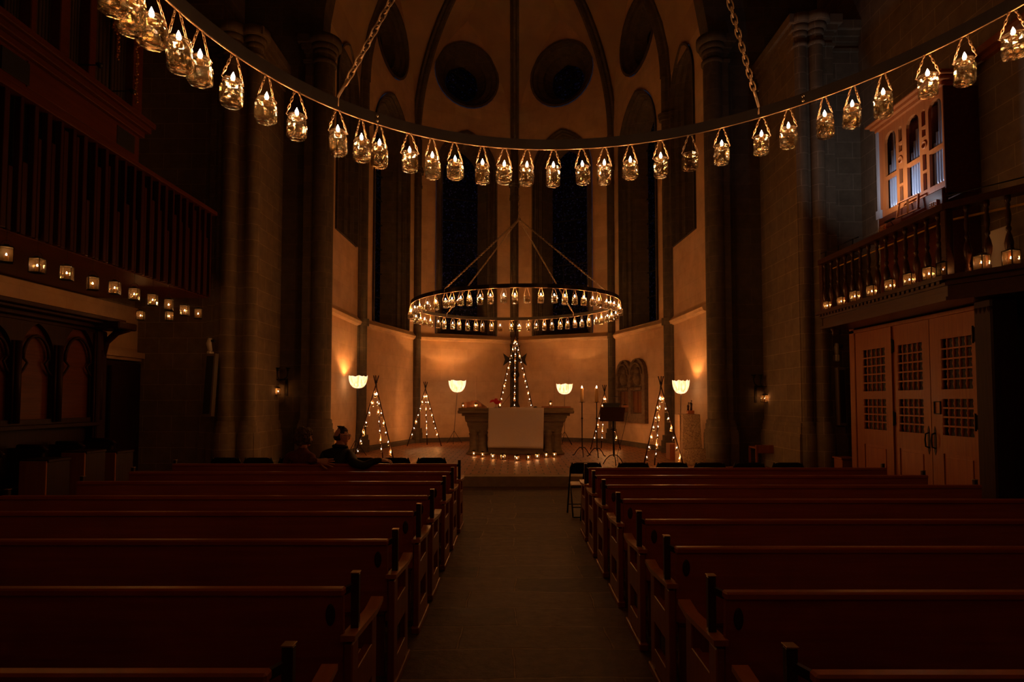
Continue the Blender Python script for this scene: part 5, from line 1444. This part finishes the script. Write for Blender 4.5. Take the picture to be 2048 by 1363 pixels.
# front frame, plate with openings (coords: s along y from far (0) to near (LL))
LL = y1_ - y0_; fo = lambda s, z, d: (XO + d, y1_ - s, z)
hH = ztp - zbm
def rc(a, b, c, d): return [(a, c), (b, c), (b, d), (a, d)]
def archh(a, b, c, d, n=8):
    r = (b - a) / 2; cx = (a + b) / 2; return [(a, c), (b, c)] + [(cx + r * cos(pi * k / n), d - r + r * sin(pi * k / n)) for k in range(n + 1)]
S = LL
holes = []
bays = [(.11, .30), (.47, .665), (.80, .985)]
for a_, b_ in bays:
    holes.append(rc(a_ * S, b_ * S, zbm + .10, zbm + hH * .40)); holes.append(archh(a_ * S, b_ * S, zbm + hH * .44, ztp - .12))
for a_, b_ in ((.345, .40), (.705, .76)):
    holes.append(rc(a_ * S, b_ * S, zbm + .10, zbm + hH * .24)); holes.append(rc(a_ * S, b_ * S, zbm + hH * .27, zbm + hH * .44))
    holes.append(circ((a_ + b_) / 2 * S, zbm + hH * .53, .042, 14)); holes.append(rc(a_ * S, b_ * S, zbm + hH * .62, zbm + hH * .70)); holes.append(archh(a_ * S, b_ * S, zbm + hH * .73, zbm + hH * .90))
outer = [(0, zbm), (S, zbm), (S, ztp), (0, ztp)]
w = MB(); vs, fs = plate(outer, holes, lambda x, z, d: fo(x, z, 0)); w.add(vs, fs); vs, fs = plate(outer, holes, lambda x, z, d: fo(x, z, .05)); w.add(vs, fs)
for h in holes + [outer]: loft(w, [[fo(x, z, 0) for x, z in h], [fo(x, z, .05) for x, z in h]])
for a_ in (.37, .735): w.tube([fo(a_ * S + .055 * cos(q * pi / 8), zbm + hH * .53 + .055 * sin(q * pi / 8), -.005) for q in range(16)], .014, 6, closed=True)
w.build('front_frame', M['cherry'], t, O)
w = MB(); w.box(XO - .04, XO + .3, y0_ - .04, y1_ + .05, ztp, ztp + .07, .01); w.box(XO - .10, XO + .3, y0_ - .1, y1_ + .1, ztp + .07, ztp + .13, .01); w.box(XO - .16, XO + .3, y0_ - .16, y1_ + .16, ztp + .13, ztp + .17, .01)
w.box(XO - .02, XO + .3, y0_ - .02, y1_ + .02, ztp + .17, ztp + .27); w.build('crown_cornice', M['cherry'], t, O)
w = MB(); w.box(XO - .03, XO, y1_ - .02, y1_ + .03, BF + .9, ztp); w.box(XO - .05, XO + .02, y1_ - .07, y1_ + .05, zbm - .02, zbm + .14); w.build('corner_pilaster', M['palegrey'], t, O)
for a_, b_ in bays:
    n_ = 5
    for k in range(n_):
        s_ = (a_ + (b_ - a_) * (k + .5) / n_) * S; r = (b_ - a_) * S / n_ * .46
        hh1 = [[.62, .78, 1.0, .84, .72], [.60, .72, .84, 1.02, .98], [.55, .66, 1.0, 1.04, .74]][bays.index((a_, b_))][k]
        w = MB(); w.lathe([(r * .3, zbm + .04), (r * .95, zbm + .16), (r, zbm + .17), (r, zbm + hH * hh1 * .92)], (XO + .06 + r, y1_ - s_, 0), 14); w.build('metal_pipe', M['pipe'], t, O)
for a_, b_ in ((.345, .40), (.705, .76)):
    for k in range(2):
        s_ = (a_ + (b_ - a_) * (k + .5) / 2) * S; r = (b_ - a_) * S / 2 * .42
        w = MB(); w.lathe([(r * .3, zbm + .04), (r, zbm + .14), (r, zbm + hH * (.86 - .1 * k))], (XO + .06 + r, y1_ - s_, 0), 12); w.build('metal_pipe', M['pipe'], t, O)
# console below: key desk, music rack and stop panels
w = MB(); w.box(XO - .28, XO + .06, y0_ + .02, y1_ - .02, zbm - .50, zbm - .36, .01); w.box(XO - .04, XO + .06, y0_ + .01, y1_ - .01, zbm - .36, zbm - .02, .01); w.box(XO - .02, XO + .06, y0_, y1_, BF, zbm - .3, .01); w.build('console', M['organwood'], t, O)
w = MB(); m0, m1 = y1_ - .40 * S, y1_ - .72 * S
for (a0, a1) in (((m0, zbm - .20), (m0 - .02, zbm + .05)), ((m1, zbm - .20), (m1 + .02, zbm + .05)), ((m0, zbm - .19), (m1, zbm - .19)), ((m0 - .02, zbm + .05), (m1 + .02, zbm + .05)), (((m0 + m1) / 2 - .02, zbm - .19), ((m0 + m1) / 2 + .03, zbm + .05))):
    w.bar((XO - .12, a0[0], a0[1]), (XO - .09, a1[0], a1[1]), .035, .02)
w.build('music_rack', M['cherry'], t, O)
for s0 in (.10, .88):
    w = MB(); w.box(XO - .07, XO - .035, y1_ - s0 * S - .10, y1_ - s0 * S + .08, zbm - .33, zbm - .17, .005); w.build('stop_panel', M['cherry'], t, O)
    w = MB()
    for q in range(3):
        for k in range(3): w.ball((XO - .085, y1_ - s0 * S - .05 + .045 * q, zbm - .29 + .04 * k), .012, n=8, m=6)
    w.build('stop_knobs', M['white'], t, O)
# added desk lamp on the console, for a cool source that is unseen
t = thing('added_console_lamp', 'added reading lamp on the balcony organ console, for an unseen cool source', 'lamp', (XO - .22, (y0_ + y1_) / 2 + .1, zbm - .36)); 
w = MB(); w.lathe([(.05, 0), (.05, .01), (.01, .02)], (0, 0, 0), 12); w.tube([(0, 0, .01), (-.04, 0, .06), (-.06, 0, .10)], .006, 6); w.build('stem', M['black'], t)
w = MB(); w.box(-.10, -.05, -.12, .12, .09, .115, .005); w.build('lamp_head', M['black'], t)
ld = bpy.data.lights.new('added_organ_light', 'AREA'); ld.shape = 'RECTANGLE'; ld.size = .22; ld.size_y = .05; ld.energy = 3.2; ld.color = (.82, .87, 1.0)  # added area light, floating clear of the lamp head, brightens the organ front
lo = bpy.data.objects.new('added_organ_light', ld); COL.objects.link(lo); lo.location = (XO - .62, (y0_ + y1_) / 2 + .1, zbm + .12)
dr = Vector((XO, (y0_ + y1_) / 2, zbm + hH * .62)) - Vector(lo.location); lo.rotation_euler = dr.to_track_quat('-Z', 'Y').to_euler()

# ------------------------------------------------------------------ wooden doors below the balcony
XD = 6.3
def yz(px, py): p = PX(px, py, XD); return p.y, p.z
YD0 = PX(1703, 800, XD).y; YD1 = PX(1990, 800, XD).y
fo = lambda s, z, d: (XD + d, s, z)
# wall of frames around the leaves
t = thing('wooden_porch', 'oak partition framing the doors under the balcony', 'partition', (XD, (YD0 + YD1) / 2, 0)); O = tuple(t.location)
edges_px = [1703, 1713, 1787, 1862, 1957]     # outer frame, side panel, left leaf, right leaf
ys = [PX(x, 800, XD).y for x in edges_px]
ZT = 2.93
w = MB(); w.box(XD - .02, XD + .1, ys[0], ys[1] - .0, 0, 3.05, .01); w.box(XD - .02, XD + .1, YD1, ys[4] - .01, 0, 3.0, .01); w.box(XD - .02, XD + .1, YD1, ys[0], ZT, 3.0, .01)
w.box(XD - .03, XD - .0, ys[2] - .02, ys[2] + .03, 0, ZT)
w.build('frame', M['oak'], t, O)
w = MB(); w.box(XD + .1, XW, YD0 - .05, YD0, 0, 3.05); w.build('return_wall', M['darkwood'], t, O)
w = MB(); w.box(XD - .25, XD + .1, YD1 - .30, YD1, 0, 3.0, .02)
for q in range(4): w.lathe([(.04, .3), (.03, .4), (.03, 2.8), (.045, 2.9)], (XD - .22 + .0, YD1 - .05 - .07 * q, 0), 10)
w.build('end_column', M['darkwood'], t, O)
def leaf(name, ya, yb, px_grid, label, hinge_side, handle):
    """ya far, yb near"""
    t = thing(name, label, 'door', (XD, (ya + yb) / 2, 0)); O = tuple(t.location)
    g0, g1 = PX(px_grid[0], 800, XD).y, PX(px_grid[1], 800, XD).y
    gz = [(1.19, 1.72), (1.86, 2.60)]
    holes = [rc(g1, g0, a_, b_) for a_, b_ in gz]; pan = rc(g1 - .0, g0 + .0, .22, .92)
    outer = rc(yb + .007, ya - .007, .02, ZT)
    w = MB()
    for d in (0, .05):
        vs, fs = plate(outer, holes + [pan], lambda x, z, dd, d=d: fo(x, z, d)); w.add(vs, fs)
    for h in holes + [pan, outer]: loft(w, [[fo(x, z, 0) for x, z in h], [fo(x, z, .05) for x, z in h]])
    w.build('door_frame', M['oak'], t, O)
    w = MB(); w.box(XD + .015, XD + .035, g1, g0, .22, .92); w.box(XD + .003, XD + .015, g1 + .05, g0 - .05, .27, .87); w.build('door_panel', M['oak_panel'], t, O)
    for a_, b_ in gz:
        w = MB(); n_ = 5; rows_ = 4 if b_ - a_ < .6 else 5
        for k in range(n_ + 1):
            y_ = g1 + (g0 - g1) * k / n_
            pr2 = [(.014, a_)]
            for q in range(rows_):
                zc = a_ + (b_ - a_) * (q + .5) / rows_; h2 = (b_ - a_) / rows_ / 2
                pr2 += [(.016, zc - h2 * .55), (.026, zc), (.016, zc + h2 * .55), (.020, zc + h2 * .9)]
            w.lathe(pr2 + [(.014, b_)], (XD + .02, y_, 0), 8)
        for q in range(1, rows_): z = a_ + (b_ - a_) * q / rows_; w.box(XD + .005, XD + .03, g1, g0, z - .012, z + .012)
        w.build('turned_grille', M['oak_panel'], t, O)
        w = MB(); w.box(XD + .07, XD + .075, g1 - .02, g0 + .02, a_ - .02, b_ + .02); w.build('dark_backing', M['black'], t, O)
    for z in ((1.34, 1.52) if False else (1.30, 2.5)):
        if hinge_side is None: continue
        yh = ya - .03 if hinge_side == 'far' else yb + .03
        w = MB(); w.box(XD - .02, XD, yh - .025, yh + .025, z, z + .20, .004); w.tube([(XD - .025, yh, z - .02), (XD - .025, yh, z + .22)], .012, 8); w.build('hinge', M['iron'], t, O)
    if handle:
        yh = yb + .07 if handle == 'near' else ya - .07
        w = MB(); w.tube([(XD, yh, .98), (XD - .05, yh, 1.0), (XD - .06, yh, 1.10), (XD - .05, yh, 1.19), (XD, yh, 1.21)], .012, 7)
        w.prism([(yh - .022, .94), (yh, .88), (yh + .022, .94), (yh + .022, 1.25), (yh, 1.31), (yh - .022, 1.25)], 0, .006, lambda v: Vector((XD - .006 + v.z, v.x, v.y)))
        w.build('door_handle', M['iron'], t, O)
    return t
leaf('panel_door', ys[1], ys[2], (1727, 1772), 'narrow fixed oak door leaf with turned grilles, farthest left under the balcony', None, None)
leaf('panel_door', ys[2], ys[3], (1797, 1847), 'middle oak door leaf with turned grilles and iron handle under the balcony', 'far', 'near')
t_ = leaf('panel_door', ys[3], ys[4], (1884, 1947), 'right oak door leaf with small square frame and handle under the balcony', 'near', 'far')
w = MB(); yy0 = PX(1870, 820, XD).y; yy1 = PX(1882, 820, XD).y
for (a0, a1) in (((yy0, 1.50), (yy0, 1.68)), ((yy1, 1.50), (yy1, 1.68)), ((yy0, 1.5), (yy1, 1.5)), ((yy0, 1.68), (yy1, 1.68))): w.bar((XD - .01, a0[0], a0[1]), (XD - .01, a1[0], a1[1]), .014, .014)
w.build('notice_frame', M['iron'], t_, tuple(t_.location))

# ------------------------------------------------------------------ big organ on the left wall
XL = -6.0
def lz(r): return CAMZ + r * 6.0
YE = PX(428, 500, XL).y
t = thing('pipe_organ', 'large dark wooden pipe organ projecting from the left wall above the stalls', 'organ', (XL - 1, 8.5, 3.7)); O = tuple(t.location)
zs0, zs1 = lz(.338), lz(.625)
YS = 4.0
w = MB(); w.box(-8.3, XL - .10, YS, YE - .02, zs0, zs0 + .06); w.build('soffit', M['organwood'], t, O)
w = MB(); w.box(-8.3, XL - .12, YS, YE, zs0 + .05, zs1 - .02); w.build('swell_box', M['black'], t, O)
# slatted front: vertical wooden pipes of differing length
y = YE - .06; k = 0
rndp = random.Random(11)
while y > 5.7 and k < 62:
    wd = .05 + .015 * ((k * 7) % 3); w = MB(); w.box(XL - .10, XL - .02 - .03 * (k % 2), y - wd, y, zs0 + .01, zs1 - .03 if k % 2 == 0 else zs0 + (zs1 - zs0) * (.45 + .5 * rndp.random()), .006)
    w.build('wooden_pipe', M['slatwood'], t, O); y -= wd + .045; k += 1
w = MB(); w.box(XL - .14, XL + .03, YS, YE + .06, zs1 - .05, zs1 + .03, .01); w.build('slat_rail', M['organwood'], t, O)
# main case above: red board, cornice, pipes
YC = PX(287, 300, XL).y
zb1, zb2, zc1 = lz(.640), lz(.700), lz(.745)
w = MB(); w.box(-8.3, XL - .04, YS, YC - .05, zs1 + .0, lz(.705), .01); w.box(XL - .05, XL - .02, PX(236, 280, XL).y, PX(59, 150, XL).y, lz(.645), lz(.70), .005)
w.build('case', M['organwood'], t, O)
for (p0, p1) in ((236, 272), (0, 58)):
    w = MB(); ya, yb = PX(p0, 280, XL).y, PX(p1, 280, XL).y; w.box(XL - .03, XL - .015, ya, yb, lz(.648), lz(.695), .004)
    w.build('dark_panel', M['black'], t, O)
w = MB(); w.box(-8.3, XL + .02, YS, YC, lz(.705), lz(.72), .01); w.box(-8.3, XL + .09, YS, YC + .06, lz(.72), lz(.735), .01); w.box(-8.3, XL + .14, YS, YC + .1, lz(.735), lz(.75), .01); w.build('cornice', M['organwood'], t, O)
zp = lz(.75); YR = PX(277, 200, XL - .1).y
for k, (pa, pb) in enumerate(((112, 132), (172, 186), (262, 281), (52, 64))):
    w = MB(); ya, yb = PX(pa, 150, XL - .1).y, PX(pb, 150, XL - .1).y; w.box(XL - .25, XL - .06, min(ya, yb), max(ya, yb), zp, zp + 3.2, .01); w.build('case_post', M['organwood'], t, O)
w = MB(); w.box(-8.3, XL - .35, YS, YR, zp, zp + 3.3); w.build('case_back', M['black'], t, O)
x = 8
pk = 0
for (pa, pb, n_) in ((66, 110, 6), (134, 170, 6), (188, 218, 4), (222, 260, 6), (4, 50, 7)):
    for k in range(n_):
        q = pa + (pb - pa) * (k + .5) / n_; yy = PX(q, 150, XL - .2).y; y2 = PX(q + (pb - pa) / n_, 150, XL - .2).y; r = abs(y2 - yy) * .45
        w = MB(); w.lathe([(r * .3, zp), (r * .95, zp + .25), (r, zp + .27), (r, zp + 2.9 + .2 * sin(k * 1.3))], (XL - .22, yy, 0), 12); w.build('organ_pipe', M['pipe_old'], t, O)
# gilded carving strips
for q in (113, 128, 222, 228, 268, 62):
    w = MB(); yy = PX(q, 150, XL - .1).y; rndg = random.Random(int(q))
    z0g = {113: 7.9, 128: 7.6, 222: 7.3, 228: 6.9, 268: 6.45, 62: 8.2}[q] if q in (113, 128, 222, 228, 268, 62) else 7.2
    z = z0g; w.box(XL - .07, XL - .055, yy - .02, yy + .02, z0g, z0g + 1.9)
    while z < z0g + 1.9:
        w.ball((XL - .06 + rndg.uniform(-.02, .01), yy + rndg.uniform(-.035, .035), z), rndg.uniform(.015, .032), n=6, m=5); z += .035
    w.build('gilded_carving', M['gold'], t, O)
for (px_, py_) in ((185, 130), (252, 182)):
    p = PX(px_, py_, XL + .12); w = MB(); w.tube([(XL - .1, p.y - .0, p.z), (XL + .22, p.y + .0, p.z)], .008, 6); w.lathe([(.015, -.04), (.05, 0), (.05, .012), (.02, .012)], (XL + .22, p.y, p.z), 10)
    w.build('candle_bracket', M['iron'], t, O)

# lanterns hanging in a line below the organ
hang = [(12, 525), (74, 546), (133, 560), (185, 580), (229, 588), (268, 600), (305, 611), (337, 620), (369, 631), (396, 637)]
for k, (x, y) in enumerate(hang):
    p = PX(x, y, XL + .02)
    if p.y > YE - .1: pass
    lb = 'candle lantern hanging below the organ, %s from the left in the long row' % ordw(k + 1)
    o = dup(LB, (p.x, p.y, p.z), [.7, .1, .35, .785, .3, .3, .3, .4, .2, .45][k], lb, 'lanterns under the big organ')
    w = MB(); w.tube([(0, 0, .185 + .06), (0, 0, zs0 - p.z + .06)], .0018, 4); w.build('hanging_wire', M['iron'], o)
for k, (x, y, X_) in enumerate(((281, 640, -6.9), (338, 641, -6.45))):
    p = PX(x, y, X_); o = dup(LB, tuple(p), .3 + k * .45, ('candle lantern hanging by the carved stall canopy, left of the lower pair', 'candle lantern hanging directly beneath another in the organ row')[k], 'lanterns under the big organ', scale=.9)
    w = MB(); w.tube([(0, 0, .24), (0, 0, (zs0 - p.z) / .9)], .0018, 4); w.build('hanging_wire', M['iron'], o)

# ------------------------------------------------------------------ choir stalls on the left
XS = -7.6
YST = PX(190, 700, XS).y
t = thing('choir_stalls', 'dark carved choir stalls with gothic arched panels along the left wall', 'stalls', (XS, 9, 0)); O = tuple(t.location)
w = MB(); w.box(-8.2, XS, 6.5, YST, 0, 3.0); w.build('back_wall', M['darkwood'], t, O)
fo = lambda s, z, d: (XS + d, s, z)
bounds_px = [-60, 20, 105, 188]
for i in range(3):
    ya, yb = PX(bounds_px[i], 700, XS).y, PX(bounds_px[i + 1], 700, XS).y
    cx = (ya + yb) / 2; hw = (yb - ya) / 2
    arch_ = lancet(cx, hw * .78, 1.40, 2.42, hw * .5, 0, 8)
    w = MB(); outer = rc(ya, yb, 1.30, 3.0); 
    vs, fs = plate(outer, [arch_], lambda x, z, d: fo(x, z, .09)); w.add(vs, fs); loft(w, [[fo(x, z, .09) for x, z in arch_], [fo(x, z, .0) for x, z in arch_]])
    # cusped inner tracery
    w.tube([fo(cx + hw * .62 * cos(pi * k / 10), 2.36 + hw * .85 * sin(pi * k / 10), .07) for k in range(11)], .025, 6)
    for s in (-1, 1): w.tube([fo(cx + s * hw * .62, 2.36, .07), fo(cx + s * hw * .42, 2.28, .07), fo(cx + s * hw * .60, 2.16, .07), fo(cx + s * hw * .76, 2.1, .07)], .02, 6)
    w.build('arched_panel', M['darkwood'], t, O)
    w = MB(); w.box(XS + .003, XS + .012, cx - hw * .78, cx + hw * .78, 1.40, 2.95); w.build('inset_board', M['organwood'], t, O)
    for yy in (yb,):
        w = MB(); w.tube([(XS + .13, yy, 1.35), (XS + .13, yy, 2.6)], .045, 8); w.tube([(XS + .11, yy - .07, 1.35), (XS + .11, yy - .07, 2.6)], .02, 6); w.build('post', M['darkwood'], t, O)
w = MB()
for (e, z0, z1) in ((.10, 2.92, 2.98), (.20, 2.98, 3.05), (.34, 3.05, 3.10), (.42, 3.10, 3.17)): w.box(XS - .5, XS + e, 6.5, YST + e * .5, z0, z1, .01)
w.box(XS - .2, XS + .62, YST - .3, YST + .22, 2.97, 3.10, .02); w.tube([(XS + .1, YST + .05, 2.45), (XS + .16, YST + .05, 2.75), (XS + .35, YST + .05, 2.93), (XS + .58, YST + .05, 2.99)], [.05, .06, .06, .05], 8)
w.build('canopy', M['darkwood'], t, O)
w = MB(); w.box(XS - .4, XS + .16, YST - .14, YST + .1, 0, 2.95, .02)
for q in range(4): w.tube([(XS - .1 + .07 * q, YST - .16, .3), (XS - .1 + .07 * q, YST - .16, 2.9)], .022, 8)
w.build('end_post', M['darkwood'], t, O)
w = MB(); w.box(XS, XS + .55, 6.5, YST - .1, .42, .47, .01); w.box(XS, XS + .2, 6.5, YST - .1, 1.25, 1.32, .01); w.build('seat', M['darkwood'], t, O)
for k in range(5):
    yy = YST - .2 - .78 * k
    if yy < 6.5: break
    w = MB(); w.box(XS, XS + .5, yy - .03, yy + .03, 0, .98, .01); w.tube([(XS + .1, yy, 1.0), (XS + .45, yy, 1.0), (XS + .55, yy, .93)], .035, 8); w.build('armrest_divider', M['darkwood'], t, O)
# wood framed recess and bench ends
w = MB(); w.box(-8.28, -8.1, PX(212, 760, -8.1).y, 13.1, 0, 2.5, .01); w.box(-8.1, -8.05, PX(222, 760, -8.1).y, 12.6, .1, 2.4, .01); w.box(-8.05, -8.0, 12.0, 12.08, .1, 2.4)
w.build('door_1', M['darkwood'], kind='structure')
for k, (xa, xb, ya, yb, D) in enumerate(((38, 91, 922, 960, 8.3), (122, 168, 905, 946, 8.9), (191, 230, 905, 929, 9.6))):
    p0 = P(xa, ya, D); p1 = P(xb, yb, D)
    tt = thing('bookrest_bench', ('low brown bench end at the far left behind the pews', 'taller brown bench end in the middle of the stalls, behind the left pews', 'small brown bench end nearest the stall post')[k], 'bench', ((p0.x + p1.x) / 2, D + .25, 0)); OO = tuple(tt.location)
    w = MB(); w.box(p0.x, p1.x, D, D + .03, 0.0, p0.z, .006); w.build('front_panel', M['oak_panel'], tt, OO)
    w = MB(); w.box(p0.x - .02, p1.x + .02, D + .02, D + .45, p0.z - .02, p0.z + .02, .006); w.build('top', M['darkwood'], tt, OO)
    w = MB(); w.box(p0.x, p0.x + .03, D + .03, D + .45, 0, p0.z - .02); w.box(p1.x - .03, p1.x, D + .03, D + .45, 0, p0.z - .02); w.build('side', M['darkwood'], tt, OO)

# ------------------------------------------------------------------ remove jar / lantern prototypes
def kill(o):
    for c in [k for k in bpy.data.objects if k.parent == o]: kill(c)
    bpy.data.objects.remove(o)
for o in (J1, J2, J3, LS, LB): kill(o)

# ------------------------------------------------------------------ world and colour
wd = bpy.data.worlds.new('night'); SC.world = wd; wd.use_nodes = True
bg = wd.node_tree.nodes['Background']; bg.inputs[0].default_value = (.10, .16, .35, 1); bg.inputs[1].default_value = .010
vs_ = SC.view_settings; vs_.view_transform = 'Standard'; vs_.look = 'None'; vs_.gamma = 1; vs_.use_curve_mapping = False; vs_.exposure = 2.05
